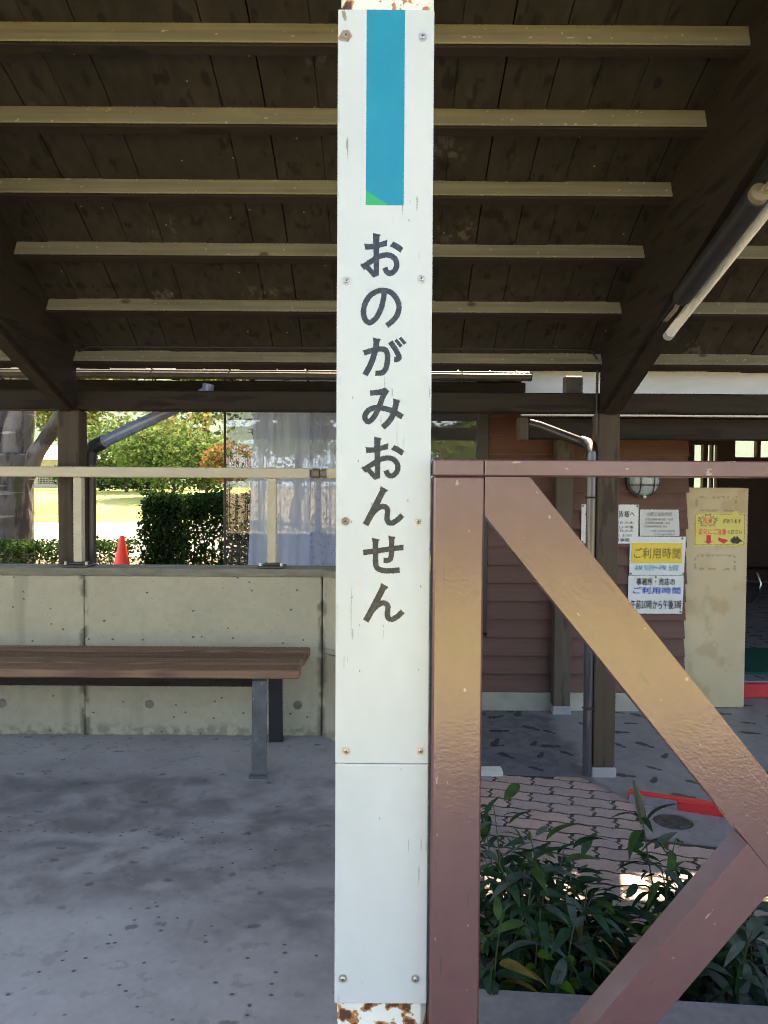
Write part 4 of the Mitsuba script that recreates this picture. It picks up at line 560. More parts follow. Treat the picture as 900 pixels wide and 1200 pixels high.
CJK = {"ご":[[[[20,59],[20,70],[72,70],[73,74],[70,78],[75,81],[82,80],[83,84],[86,86],[92,84],[98,73],[97,67],[91,66],[88,69],[87,64],[77,64],[77,59],[70,58]],[[86,76],[83,74],[85,73]],[[84,79],[81,78],[83,77]]],[[[14,9],[16,30],[27,30],[25,15],[30,8],[42,5],[57,5],[83,9],[83,-3],[66,-6],[36,-6],[22,-2]]]],"利":[[[[67,-11],[64,0],[83,1],[83,84],[92,84],[92,-6],[84,-11]]],[[[58,14],[58,73],[69,73],[69,16]]],[[[2,9],[2,14],[8,19],[20,42],[19,45],[3,45],[3,55],[23,57],[23,68],[6,66],[3,75],[48,84],[53,77],[35,70],[34,57],[53,56],[55,47],[35,45],[34,42],[53,25],[53,20],[50,16],[45,16],[37,25],[35,24],[34,-11],[25,-11],[23,-8],[23,22],[8,3]]]],"用":[[[[2,-6],[12,18],[14,80],[91,78],[91,-3],[86,-9],[66,-11],[61,-3],[61,0],[79,0],[78,20],[57,20],[56,-9],[45,-9],[44,20],[24,20],[19,2],[12,-9],[8,-11]],[[56,32],[79,31],[80,43],[57,44]],[[56,56],[79,55],[80,68],[57,69]],[[26,44],[24,31],[44,31],[45,43]],[[25,56],[45,55],[45,68],[26,69]]]],"時":[[[[6,78],[37,78],[38,56],[40,53],[61,54],[61,64],[41,64],[41,73],[60,74],[63,86],[72,86],[73,74],[94,73],[94,64],[72,63],[73,53],[98,53],[97,44],[86,43],[86,36],[97,36],[97,27],[86,26],[86,-3],[83,-9],[61,-9],[61,1],[56,0],[50,12],[44,17],[44,22],[48,24],[47,27],[38,26],[37,9],[17,9],[16,0],[6,2]],[[39,44],[39,36],[75,37],[74,44]],[[53,25],[66,8],[61,0],[70,-2],[75,0],[75,26]],[[17,20],[25,19],[28,21],[28,38],[26,41],[16,38]],[[28,68],[16,68],[16,50],[28,51]]]],"間":[[[[30,-6],[30,39],[69,39],[70,1],[83,1],[83,43],[53,44],[53,81],[92,81],[92,-6],[84,-11],[69,-11],[64,-2],[40,-2],[39,-6]],[[62,54],[82,53],[83,57],[64,58]],[[62,68],[82,67],[83,71],[64,72]],[[39,25],[58,23],[59,29],[40,30]],[[40,14],[40,8],[59,9],[58,14]]],[[[8,81],[47,81],[47,44],[19,43],[17,-11],[8,-11]],[[20,58],[20,53],[36,54],[35,58]],[[20,72],[20,67],[36,68],[35,72]]]],"事":[[[[3,19],[3,28],[44,29],[43,31],[13,31],[14,41],[44,42],[43,45],[16,45],[16,66],[43,66],[44,68],[5,69],[6,78],[43,78],[45,86],[55,86],[56,78],[95,78],[95,69],[55,68],[56,66],[84,66],[84,45],[57,45],[55,42],[86,41],[88,29],[97,28],[97,19],[88,18],[86,0],[77,0],[76,5],[56,5],[55,-6],[52,-9],[31,-11],[28,-2],[43,-1],[43,4],[13,5],[11,11],[13,14],[43,14],[43,18]],[[55,29],[75,28],[77,30],[56,31]],[[56,19],[56,14],[77,15],[76,19]],[[56,56],[56,53],[73,54],[72,58]],[[27,54],[43,53],[44,57],[28,58]]]],"務":[[[[2,13],[17,39],[16,41],[3,41],[3,50],[19,51],[9,62],[16,67],[24,63],[30,68],[29,72],[5,72],[5,81],[44,81],[47,75],[31,56],[31,51],[47,50],[50,44],[62,49],[62,51],[55,59],[47,53],[41,58],[41,61],[51,71],[59,86],[69,84],[68,75],[94,73],[92,64],[81,50],[98,44],[98,38],[92,33],[74,42],[69,41],[72,39],[71,28],[94,28],[92,3],[89,-6],[84,-11],[67,-11],[64,-3],[66,0],[77,-2],[79,0],[82,19],[69,18],[64,6],[52,-6],[42,-11],[34,-3],[46,3],[54,11],[56,19],[44,19],[41,22],[38,20],[32,23],[31,-3],[25,-9],[13,-9],[9,-3],[11,2],[20,1],[20,18],[9,6],[6,6]],[[64,64],[72,56],[80,64],[65,66]],[[45,33],[45,28],[58,28],[61,35]],[[31,31],[34,30],[35,41],[31,40]]]],"所":[[[[2,-6],[8,18],[8,75],[39,83],[47,83],[52,75],[91,84],[95,75],[63,66],[63,52],[97,52],[97,41],[86,40],[86,-9],[75,-9],[74,41],[63,40],[61,14],[53,-5],[47,-11],[39,-6],[39,-2],[48,12],[52,25],[50,73],[19,67],[20,59],[45,59],[45,28],[19,28],[17,8],[11,-11]],[[36,49],[19,50],[19,38],[35,38]]]],"・":[[[[38,41],[45,50],[55,50],[59,47],[62,34],[56,27],[48,25],[39,31]]]],"売":[[[[5,66],[5,75],[43,75],[45,86],[55,86],[55,78],[57,75],[95,75],[95,66],[55,65],[57,58],[86,58],[86,48],[14,48],[14,58],[43,58],[44,65]]],[[[56,31],[67,31],[68,2],[84,2],[86,4],[86,14],[95,12],[95,0],[91,-8],[58,-6]]],[[[8,44],[92,44],[92,22],[81,22],[80,34],[20,34],[17,32],[17,22],[8,22]]],[[[3,-5],[5,0],[20,5],[26,11],[31,31],[42,31],[39,11],[28,-3],[11,-11],[8,-11]]]],"店":[[[[2,-6],[9,17],[11,73],[48,73],[45,84],[52,86],[56,84],[62,73],[95,73],[95,63],[61,61],[62,50],[92,50],[92,41],[61,39],[62,30],[87,30],[87,-9],[78,-9],[75,-5],[40,-5],[37,-9],[28,-9],[28,30],[50,30],[49,62],[22,62],[22,28],[19,8],[11,-11]],[[38,6],[76,5],[77,18],[38,19]]]],"の":[[[[8,19],[8,41],[14,55],[25,66],[38,72],[61,73],[77,67],[86,58],[92,44],[92,25],[87,13],[77,2],[62,-5],[53,-6],[48,-2],[47,5],[58,6],[71,13],[78,21],[81,31],[78,49],[65,61],[59,62],[56,60],[55,44],[48,23],[42,11],[34,3],[19,3],[11,11]],[[19,38],[22,16],[26,14],[33,18],[42,42],[45,61],[33,58],[24,48]]]],"午":[[[[3,30],[5,39],[44,40],[43,61],[26,61],[14,42],[5,47],[22,77],[23,86],[34,84],[32,72],[89,72],[87,61],[56,60],[57,39],[95,39],[97,30],[57,28],[55,-11],[44,-9],[43,28]]]],"前":[[[[3,61],[3,69],[26,69],[19,81],[25,86],[30,86],[42,69],[60,69],[65,74],[70,86],[77,86],[81,84],[81,80],[75,69],[97,69],[95,59]]],[[[67,-11],[64,0],[80,1],[80,55],[87,56],[89,-6],[78,-11]]],[[[59,52],[69,52],[69,8],[59,8]]],[[[9,52],[50,53],[50,-5],[45,-9],[28,-8],[27,0],[39,1],[38,11],[21,11],[20,-9],[9,-8]],[[20,22],[38,20],[39,27],[21,28]],[[22,44],[21,38],[39,38],[38,44]]]],"1":[[[[8,9],[23,11],[23,60],[11,61],[11,70],[25,75],[36,75],[36,10],[50,9],[50,-2],[8,-2]]]],"0":[[[[3,27],[3,47],[9,67],[22,77],[34,77],[41,73],[45,69],[52,53],[52,20],[44,3],[34,-3],[17,-2],[9,6]],[[16,49],[17,18],[24,8],[34,10],[37,15],[41,43],[37,59],[32,66],[24,66],[19,60]]]],"か":[[[[70,61],[72,67],[81,67],[95,41],[98,33],[97,28],[88,25],[84,37]]],[[[6,47],[8,58],[29,58],[31,60],[34,81],[45,80],[42,60],[59,59],[69,50],[69,22],[62,0],[53,-6],[38,-6],[33,-3],[33,6],[49,5],[53,8],[58,24],[58,46],[52,50],[42,50],[20,-5],[14,-6],[8,-3],[23,30],[27,46]]]],"ら":[[[[16,19],[22,62],[33,61],[30,38],[50,45],[67,45],[78,41],[84,34],[88,23],[86,13],[80,3],[69,-3],[56,-6],[31,-6],[28,5],[52,5],[70,11],[75,20],[75,26],[70,33],[66,34],[45,33],[35,28],[27,17],[19,17]]],[[[31,69],[31,80],[37,80],[73,72],[73,66],[72,61],[66,61]]]],"後":[[[[6,27],[2,36],[20,55],[25,66],[35,64],[56,86],[59,86],[66,83],[66,78],[55,68],[55,66],[65,66],[77,77],[86,72],[86,69],[78,62],[92,47],[97,34],[89,31],[83,17],[73,7],[90,0],[97,0],[98,-5],[94,-11],[91,-11],[63,0],[36,-11],[31,-11],[28,-6],[27,-11],[16,-11],[16,30]],[[65,39],[62,33],[87,32],[83,39]],[[58,48],[61,47],[75,50],[70,58]],[[56,22],[64,14],[72,22],[57,23]],[[27,0],[41,2],[53,6],[53,10],[46,17],[37,11],[33,11],[27,16]],[[46,56],[47,53],[48,55]],[[27,20],[29,19],[34,22],[48,35],[47,37],[33,36],[31,41],[31,45],[43,50],[45,55],[32,56],[27,48]]],[[[3,61],[3,66],[23,86],[33,83],[28,73],[12,58],[8,56]]]],"3":[[[[2,6],[2,11],[6,16],[21,8],[30,8],[39,17],[39,23],[34,29],[16,34],[17,44],[27,44],[36,50],[36,60],[30,66],[22,66],[12,59],[8,59],[5,69],[19,77],[33,77],[41,73],[48,64],[48,48],[41,39],[52,25],[52,14],[48,6],[33,-3],[19,-3],[9,0]]]],"段":[[[[3,6],[3,17],[9,18],[11,77],[29,81],[36,86],[41,86],[45,81],[45,77],[20,68],[21,61],[44,59],[44,52],[22,51],[21,41],[41,41],[41,45],[48,52],[52,60],[53,81],[83,81],[83,54],[97,53],[97,44],[75,45],[73,71],[64,72],[61,53],[52,40],[91,37],[87,25],[78,9],[83,3],[97,-2],[92,-11],[81,-8],[69,0],[52,-9],[42,-11],[38,-2],[46,0],[60,9],[50,28],[44,31],[23,31],[20,29],[21,19],[44,22],[45,13],[22,9],[20,7],[20,-9],[9,-8],[9,5]],[[59,28],[69,16],[77,28],[61,30]]]],"差":[[[[3,2],[3,6],[17,14],[28,28],[27,30],[6,30],[5,41],[36,42],[35,47],[14,47],[14,56],[41,57],[40,62],[9,63],[9,72],[26,72],[22,83],[31,86],[41,72],[58,72],[62,74],[67,86],[72,86],[80,83],[75,76],[75,72],[92,72],[92,63],[53,61],[54,56],[87,56],[86,47],[50,47],[48,42],[95,41],[94,30],[43,30],[42,28],[86,27],[87,16],[66,16],[66,6],[94,5],[95,-6],[20,-6],[20,1],[8,-3]],[[25,6],[52,5],[53,15],[34,16]]]],"が":[[[[69,59],[69,64],[77,68],[72,75],[72,80],[77,83],[82,80],[83,84],[91,86],[98,73],[98,69],[88,69],[83,63],[83,59],[91,47],[97,28],[86,25],[75,52]],[[89,71],[86,70],[88,69]],[[87,74],[84,73],[86,72]]],[[[6,45],[5,56],[29,58],[31,80],[44,80],[41,60],[61,58],[67,50],[67,20],[61,0],[52,-6],[38,-6],[31,-2],[31,6],[47,5],[51,7],[56,23],[54,48],[39,48],[22,0],[17,-6],[6,-3],[19,21],[27,46]]]],"あ":[[[[9,5],[9,19],[13,27],[27,42],[34,47],[34,57],[14,58],[13,69],[34,67],[37,73],[38,81],[48,81],[48,69],[81,73],[81,63],[64,59],[73,56],[74,49],[78,48],[87,41],[92,30],[91,13],[81,0],[64,-8],[56,-8],[51,0],[44,-3],[38,0],[17,-3]],[[49,9],[51,0],[63,3],[78,13],[81,29],[73,39],[67,37],[59,20]],[[45,51],[62,52],[64,59],[46,59]],[[44,39],[45,24],[48,24],[56,35],[57,42]],[[25,26],[20,11],[23,8],[32,9],[36,13],[34,33]]]],"り":[[[[20,58],[25,81],[36,80],[34,64],[50,75],[62,75],[73,67],[80,55],[81,33],[78,19],[64,2],[41,-8],[36,-8],[31,-2],[31,3],[48,6],[64,18],[69,29],[69,49],[65,59],[58,64],[51,64],[38,53],[31,36],[31,20],[20,20]]]],"ま":[[[[17,3],[17,16],[22,22],[33,27],[48,28],[48,36],[17,39],[17,48],[47,48],[46,58],[17,59],[19,70],[46,67],[47,81],[58,81],[59,69],[86,69],[84,59],[58,57],[59,47],[86,50],[86,39],[60,37],[58,35],[60,24],[77,17],[87,9],[84,-2],[80,-2],[63,11],[60,10],[59,3],[53,-5],[42,-8],[28,-6]],[[29,14],[30,5],[43,3],[48,7],[48,15],[37,17]]]],"す":[[[[8,56],[9,67],[51,67],[53,70],[53,81],[64,81],[65,69],[94,67],[94,58],[64,57],[67,22],[64,13],[52,-2],[39,-8],[34,-8],[28,-2],[28,2],[45,8],[48,13],[41,14],[33,19],[30,23],[28,36],[36,48],[42,52],[52,52],[53,57]],[[39,33],[43,25],[53,25],[54,39],[49,42],[44,40]]]],"く":[[[[19,34],[20,44],[50,68],[61,81],[72,75],[72,72],[66,66],[33,39],[41,28],[73,2],[73,-3],[69,-8],[64,-9],[54,3],[27,25]]]],"足":[[[[3,-6],[3,-2],[8,0],[16,13],[22,39],[31,37],[30,23],[43,7],[45,7],[45,42],[16,44],[16,81],[86,81],[87,44],[57,42],[56,32],[89,31],[91,22],[57,20],[56,3],[97,2],[98,-2],[95,-9],[48,-8],[33,0],[26,8],[11,-11]],[[27,54],[76,53],[77,69],[27,70]]]],"元":[[[[3,-5],[5,0],[14,3],[22,11],[30,34],[29,39],[5,39],[5,50],[95,50],[95,39],[67,38],[68,2],[85,2],[88,20],[97,17],[95,-3],[91,-8],[66,-9],[58,-5],[55,39],[41,39],[39,22],[34,9],[22,-5],[11,-11]]],[[[12,77],[86,78],[87,67],[14,67]]]],"に":[[[[39,9],[41,28],[50,28],[50,15],[54,11],[77,9],[91,12],[92,2],[83,-2],[55,-2],[45,2]]],[[[44,69],[87,69],[89,59],[78,56],[44,58]]],[[[11,11],[11,44],[14,67],[16,77],[22,78],[28,77],[22,44],[22,31],[28,31],[33,28],[25,5],[25,-5],[14,-5]]]],"注":[[[[8,80],[16,84],[31,77],[34,73],[34,67],[58,67],[59,71],[53,83],[62,86],[70,75],[72,67],[94,67],[95,56],[69,55],[69,36],[92,36],[92,27],[69,25],[69,4],[97,3],[98,-6],[30,-8],[30,3],[58,4],[58,24],[38,25],[36,36],[57,36],[58,55],[33,56],[31,64],[9,75]]],[[[6,-5],[6,0],[19,18],[23,30],[28,31],[33,27],[33,22],[19,-5],[16,-9],[11,-9]]],[[[3,48],[6,56],[11,56],[28,47],[28,42],[22,36]]]],"意":[[[[5,-5],[5,0],[12,7],[16,16],[27,12],[28,16],[39,17],[38,19],[17,19],[17,50],[83,50],[81,17],[95,0],[92,-5],[86,-6],[76,6],[72,-6],[67,-9],[34,-9],[28,-5],[27,11],[14,-8]],[[55,17],[63,9],[76,7],[72,14],[78,16],[77,19]],[[28,28],[71,27],[72,28],[29,30]],[[28,39],[71,38],[72,41],[29,42]],[[41,14],[40,0],[61,0],[64,2],[63,8],[55,3]]],[[[6,53],[6,62],[27,64],[24,69],[11,69],[11,78],[43,78],[42,84],[45,86],[53,86],[57,78],[89,78],[89,69],[76,69],[73,63],[95,61],[94,53]],[[39,69],[40,63],[60,62],[62,68]]]],"だ":[[[[69,70],[70,75],[79,75],[80,78],[87,80],[97,64],[77,56]],[[87,63],[84,62],[86,61]],[[86,66],[83,65],[85,64]],[[84,69],[81,68],[83,67]],[[81,74],[78,73],[80,72]]],[[[42,5],[44,23],[53,23],[53,10],[57,7],[62,5],[89,6],[89,-5],[59,-6],[47,-2]]],[[[48,47],[86,48],[87,38],[48,38]]],[[[6,52],[6,62],[28,63],[30,80],[42,80],[41,64],[53,67],[59,66],[58,56],[38,52],[30,19],[19,-8],[8,-5],[8,0],[16,15],[25,51]]]],"さ":[[[[14,53],[14,64],[53,63],[48,75],[50,81],[61,80],[65,64],[81,69],[87,67],[87,58],[69,54],[74,41],[83,30],[78,22],[52,25],[52,34],[64,35],[56,53]]],[[[17,9],[17,23],[20,31],[25,34],[33,31],[28,21],[28,14],[33,8],[42,5],[77,6],[78,3],[77,-5],[39,-6],[23,0]]]],"い":[[[[66,61],[67,67],[75,69],[81,61],[92,31],[92,14],[83,13],[75,46]]],[[[13,30],[11,72],[23,72],[23,34],[30,13],[34,9],[37,10],[47,30],[50,30],[56,22],[52,8],[44,-2],[31,-3],[20,5]]]],"A":[[[[-2,-2],[23,75],[37,75],[62,0],[50,-2],[41,20],[18,20],[11,-2]],[[28,55],[23,31],[39,32],[30,56]]]],"M":[[[[8,73],[23,73],[41,25],[58,73],[73,73],[72,-2],[61,-2],[60,44],[45,6],[36,6],[23,43],[21,44],[20,-2],[8,0]]]],"P":[[[[8,73],[41,75],[55,69],[59,61],[59,44],[52,33],[41,28],[21,28],[20,-2],[8,0]],[[20,40],[38,39],[42,41],[47,46],[45,60],[38,64],[21,64]]]],":":[[[[6,0],[8,12],[17,14],[22,9],[20,-2],[11,-3]]],[[[6,41],[8,53],[17,55],[22,50],[20,39],[11,38]]]],"9":[[[[3,42],[3,59],[13,73],[20,77],[31,77],[39,73],[45,67],[52,50],[52,27],[47,11],[39,2],[30,-3],[17,-3],[5,5],[9,12],[20,8],[31,10],[37,20],[39,28],[16,27],[6,34]],[[16,58],[17,40],[23,36],[29,36],[37,41],[39,52],[36,60],[30,66],[21,65]]]],"5":[[[[2,11],[9,16],[20,8],[29,8],[39,18],[39,29],[32,37],[20,37],[11,34],[6,39],[9,75],[48,75],[48,64],[21,64],[19,48],[34,48],[42,45],[48,39],[52,31],[52,16],[48,8],[37,-2],[19,-3],[5,3],[2,6]]]],"〜":[[[[3,31],[5,39],[16,50],[23,53],[42,52],[67,33],[79,36],[88,47],[97,44],[95,36],[84,25],[77,22],[58,23],[40,39],[32,42],[21,39],[12,28]]]],"小":[[[[69,55],[70,59],[80,61],[95,30],[98,13],[88,9],[83,29]]],[[[28,-11],[25,0],[45,1],[45,84],[56,84],[56,-3],[52,-9],[47,-11]]],[[[2,16],[14,40],[19,59],[30,59],[28,45],[16,16],[11,11]]]],"野":[[[[3,-6],[2,3],[23,7],[23,19],[5,20],[6,28],[23,29],[23,36],[6,36],[6,81],[91,81],[97,77],[92,67],[81,57],[88,49],[98,47],[98,42],[89,19],[81,22],[84,37],[78,37],[77,-8],[69,-11],[55,-11],[52,0]],[[52,50],[70,49],[68,53],[56,59],[56,62],[61,67],[73,63],[78,70],[52,70]],[[35,8],[55,9],[55,0],[67,0],[67,37],[35,35],[35,28],[52,28],[52,19],[35,18]],[[36,72],[35,65],[42,64],[42,71]],[[42,53],[35,54],[35,46],[42,46]],[[16,65],[23,64],[23,71],[16,72]],[[23,53],[16,54],[16,46],[23,46]]]],"上":[[[[3,-5],[3,5],[41,5],[42,84],[52,84],[52,53],[89,53],[89,42],[52,42],[52,6],[97,5],[95,-6]]]],"温":[[[[5,-5],[22,30],[25,31],[32,27],[33,33],[91,33],[91,3],[98,2],[97,-8],[25,-8],[23,2],[33,3],[31,22],[14,-9]],[[75,3],[79,2],[81,4],[80,23],[73,23]],[[58,4],[60,2],[64,2],[63,23],[58,23]],[[42,4],[45,2],[48,2],[48,23],[42,23]]],[[[8,77],[13,84],[17,84],[35,73],[36,81],[87,81],[87,39],[36,39],[36,71],[33,72],[30,66],[25,66],[21,70]],[[47,50],[76,48],[77,55],[48,56]],[[47,67],[75,66],[77,71],[48,72]]],[[[3,48],[3,53],[9,58],[23,50],[28,44],[23,38],[20,38]]]],"泉":[[[[2,-2],[27,20],[25,22],[6,22],[6,31],[44,31],[43,36],[14,38],[16,77],[40,77],[44,86],[52,86],[56,84],[56,77],[86,75],[86,37],[91,34],[91,30],[72,15],[79,10],[98,2],[98,-2],[92,-8],[75,-2],[56,16],[55,-6],[48,-11],[31,-11],[31,0],[44,-1],[43,27],[33,9],[23,0],[11,-8],[6,-8]],[[56,34],[64,23],[78,35],[57,36]],[[25,47],[74,45],[75,50],[26,52]],[[25,62],[74,61],[75,66],[26,67]]]],"皆":[[[[14,39],[11,48],[16,53],[16,86],[27,84],[28,73],[51,74],[53,86],[62,86],[64,72],[86,80],[92,73],[92,70],[63,61],[63,51],[85,50],[86,58],[89,61],[97,56],[95,45],[91,41],[56,42],[52,38],[53,36],[84,36],[84,-11],[73,-11],[72,-8],[29,-8],[28,-11],[17,-11],[17,36],[40,36],[42,44],[19,39]],[[28,3],[72,2],[73,8],[29,9]],[[29,27],[29,19],[73,20],[72,27]],[[51,48],[52,45],[53,47]],[[27,53],[51,56],[51,63],[27,64]]]],"様":[[[[2,14],[2,19],[9,30],[16,50],[15,53],[3,55],[3,62],[17,65],[19,86],[28,84],[29,64],[37,64],[39,73],[48,74],[45,83],[52,86],[55,86],[62,73],[73,74],[78,86],[89,83],[86,74],[95,73],[95,64],[73,64],[72,60],[94,59],[94,52],[73,50],[72,46],[97,45],[97,36],[92,35],[95,28],[83,14],[93,5],[98,3],[98,-2],[94,-6],[83,-2],[73,9],[72,-6],[66,-11],[52,-11],[51,2],[41,-5],[36,-5],[33,5],[50,14],[40,28],[36,23],[28,27],[27,-11],[17,-9],[17,22],[14,21],[8,8]],[[72,32],[78,25],[86,35],[73,36]],[[29,53],[35,41],[36,45],[60,45],[61,49],[42,50],[39,55]],[[39,61],[60,59],[61,63],[40,64]],[[48,34],[56,25],[58,18],[60,17],[61,35]],[[52,2],[60,-1],[61,6],[57,6]],[[38,34],[43,33],[44,35],[39,36]]]],"へ":[[[[5,25],[5,30],[18,43],[30,59],[38,66],[45,66],[58,55],[66,43],[97,9],[91,2],[88,2],[43,53],[35,46],[16,19],[11,19]]]],"火":[[[[3,-3],[5,0],[20,7],[36,24],[44,53],[44,83],[55,84],[55,42],[60,29],[74,11],[88,3],[97,2],[98,-2],[92,-9],[72,-2],[58,11],[53,21],[49,24],[39,8],[23,-5],[14,-9],[8,-9]]],[[[69,37],[81,64],[84,66],[92,62],[91,53],[78,31],[69,33]]],[[[6,34],[16,51],[19,64],[28,64],[28,52],[20,34],[17,31],[11,31]]]],"木":[[[[2,6],[3,11],[12,16],[28,32],[39,48],[38,50],[5,50],[5,59],[43,61],[45,86],[56,84],[57,61],[95,59],[95,50],[61,49],[72,32],[88,16],[98,9],[98,6],[92,0],[83,5],[58,33],[56,32],[55,-11],[44,-9],[43,33],[12,2],[8,0]]]],"曜":[[[[6,78],[33,78],[34,55],[45,60],[38,69],[38,83],[65,81],[92,83],[94,47],[84,47],[82,53],[72,46],[76,41],[95,39],[95,31],[75,30],[76,28],[92,27],[92,19],[75,18],[78,14],[92,14],[92,6],[76,6],[75,4],[95,3],[97,-6],[53,-6],[50,-11],[42,-11],[39,17],[33,17],[33,9],[17,9],[16,2],[6,2]],[[78,72],[82,67],[84,68],[84,73]],[[64,57],[69,56],[75,60],[67,69],[68,73],[64,72]],[[52,4],[64,3],[66,5],[53,6]],[[52,29],[64,28],[66,30],[53,31]],[[53,19],[53,14],[63,14],[66,17],[65,19]],[[56,42],[62,41],[62,46],[58,47]],[[47,72],[49,69],[55,68],[54,73]],[[52,52],[52,49],[54,49],[54,53]],[[34,50],[33,49],[34,30],[42,38],[45,47],[36,47]],[[22,48],[23,68],[17,69],[16,49]],[[23,38],[16,38],[16,19],[23,20]]]],"日":[[[[16,-9],[16,78],[84,80],[84,-9],[73,-9],[72,-3],[28,-3],[27,-9]],[[28,33],[27,8],[73,8],[73,33]],[[28,69],[27,44],[73,44],[73,69]]]],"定":[[[[2,-5],[11,5],[17,18],[22,39],[31,37],[30,21],[38,10],[44,9],[44,43],[20,44],[18,50],[8,48],[8,75],[43,75],[41,84],[52,86],[57,75],[94,73],[92,48],[82,50],[80,44],[55,42],[55,31],[86,30],[84,20],[55,20],[55,4],[59,2],[97,2],[94,-9],[48,-8],[34,-2],[25,8],[11,-11],[8,-11]],[[19,53],[82,55],[83,63],[18,64]]]],"休":[[[[6,33],[0,44],[17,61],[28,84],[37,83],[37,77],[30,63],[31,59],[57,60],[58,84],[67,84],[68,60],[97,59],[95,48],[76,48],[75,45],[88,22],[100,9],[94,3],[89,3],[68,33],[67,-11],[58,-11],[58,30],[56,31],[42,9],[34,2],[28,3],[28,-9],[17,-11],[17,40],[15,40]],[[50,48],[28,47],[29,14],[40,26],[52,47]]]]}

# ------------------------------------------------------------------ station sign
sg = thing('station_sign', 'tall white station name sign with blue stripe and black kana on its post', 'sign')
part(sg, 'post', cbox(-0.0765, 0.0785, 1.304, 1.45, 0.0, 3.2 * 0.885, 0.010), 'mat_sign_post', smooth=30)
part(sg, 'plate', cbox(-0.0812, 0.0785, 1.2985, 1.3025, 0.7765, 2.0395, 0.0012), 'mat_sign_white')
part(sg, 'plate', cbox(-0.0806, 0.0785, 1.2985, 1.3025, 0.3565, 0.7752, 0.0012), 'mat_sign_white')
def flat(rings, x0=0.0, z0=0.0, s=1.0, sx=None, shear=0.0):
    ps = []
    for g in rings:
        f = lambda q: (x0 + (sx or s) * (q[0] + shear * q[1]), z0 + s * q[1])
        ps.append(Polygon([f(q) for q in g[0]], [[f(q) for q in h] for h in g[1:]]).buffer(0.00025, join_style=2))
    return ps
part(sg, 'stripe', ext_xz(Polygon([(-0.0335, 1.7195), (-0.0335, 2.0385), (0.0298, 2.0385), (0.0298, 1.7195), (0.0052, 1.7195), (-0.0335, 1.7445)]), 1.2979, 1.2985), 'mat_sign_blue')
part(sg, 'corner_mark', ext_xz(Polygon([(-0.0335, 1.7195), (-0.0335, 1.7442), (0.0047, 1.7195)]), 1.2979, 1.2985), 'mat_sign_green')
for g in KANA:
    part(sg, 'letter', ext_xz(Polygon(), 0, 1) if 0 else cat([ext_xz(p, 1.2979, 1.2985) for q in flat(g, 0, 0, 1e-4) for p in getattr(q, 'geoms', [q])]), 'mat_ink')
for i, (x, z) in enumerate([(-0.068, 1.996), (0.059, 1.995), (-0.065, 1.594), (0.060, 1.598), (-0.065, 1.191), (0.058, 1.191), (-0.062, 0.798), (0.065, 0.799), (-0.066, 0.401), (0.059, 0.401)]):
    washer = cyl(0.0072, 1.2972, 1.2986, x, z, 24)
    dome = M(trimesh.creation.icosphere(2, 0.0046), trimesh.transformations.translation_matrix([x, 1.2972, z]) @ np.diag([1, 0.6, 1, 1]))
    sc = part(sg, 'screw', cat(washer, dome), 'mat_rusty_steel' if i in (0, 4) else 'mat_steel', smooth=30)
    part(sc, 'slot', cyl(0.0016, 1.2941, 1.2950, x, z, 8), 'mat_black_metal')
_b = lambda x, z, w: Polygon([(x - w, z - .3 * w), (x - .3 * w, z + .8 * w), (x + .5 * w, z + .9 * w), (x + w, z + .1 * w), (x + .4 * w, z - .7 * w), (x - .5 * w, z - .6 * w)])
part(sg, 'rust_stain', ext_xz(_b(-0.0695, 1.995, 0.0125), 1.2981, 1.2986), 'mat_rusty_steel')
part(sg, 'tape_scrap', ext_xz(Polygon([(-0.0755, 2.036), (-0.0700, 2.037), (-0.0665, 2.024), (-0.0690, 2.0205), (-0.0720, 2.023)]), 1.2979, 1.2985), 'mat_rusty_steel')
part(sg, 'rivet', cyl(0.003, 1.2975, 1.2985, -0.043, 1.083, 14), 'mat_steel')

# ------------------------------------------------------------------ brown fence with crossed braces
fn = thing('timber_fence', 'brown painted timber fence with post, top rail and crossed braces', 'fence')
part(fn, 'post', cbox(0.0825, 0.1655, 1.27, 1.355, 0.0, 1.2675, 0.003), 'mat_brown_paint_z')
part(fn, 'post', cbox(1.118, 1.205, 1.27, 1.355, 0.0, 1.2675, 0.003), 'mat_brown_paint_z')
part(fn, 'top_rail', cbox(0.0815, 0.1652, 1.2685, 1.357, 1.2685, 1.2955, 0.002), 'mat_brown_paint_x')
part(fn, 'top_rail', cbox(0.1660, 3.6, 1.2675, 1.357, 1.2685, 1.2955, 0.002), 'mat_brown_paint_x')
u = np.array([0.403, -0.493]) / 0.637; nn = np.array([-u[1], u[0]])
p0 = np.array([0.242, 1.266])
A = [p0, p0 + u * 1.42]; Bq = [p0 - nn * -0.098 * -1, p0 - nn * 0.098 + u * 1.42]
band = Polygon([p0 - u * .3, p0 + u * 1.8, p0 + u * 1.8 - nn * 0.098, p0 - u * .3 - nn * 0.098])
area = sbox(0.1668, 0.03, 1.117, 1.2670)
brace1 = band.intersection(area)
part(fn, 'brace', ext_xz(brace1, 1.272, 1.315), 'mat_brown_paint_d')
u2 = np.array([0.257, 0.317]) / 0.408; n2 = np.array([u2[1], -u2[0]])
q0 = np.array([0.616, 0.660])
band2 = Polygon([q0 - u2 * 1.5, q0 + u2 * 1.5, q0 + u2 * 1.5 + n2 * 0.082, q0 - u2 * 1.5 + n2 * 0.082])
rest = band2.intersection(area).difference(band.buffer(0.0012, join_style=2))
for g in sorted(rest.geoms, key=lambda g: g.centroid.x):
    part(fn, 'brace', ext_xz(g, 1.268, 1.322), 'mat_brown_paint_e')

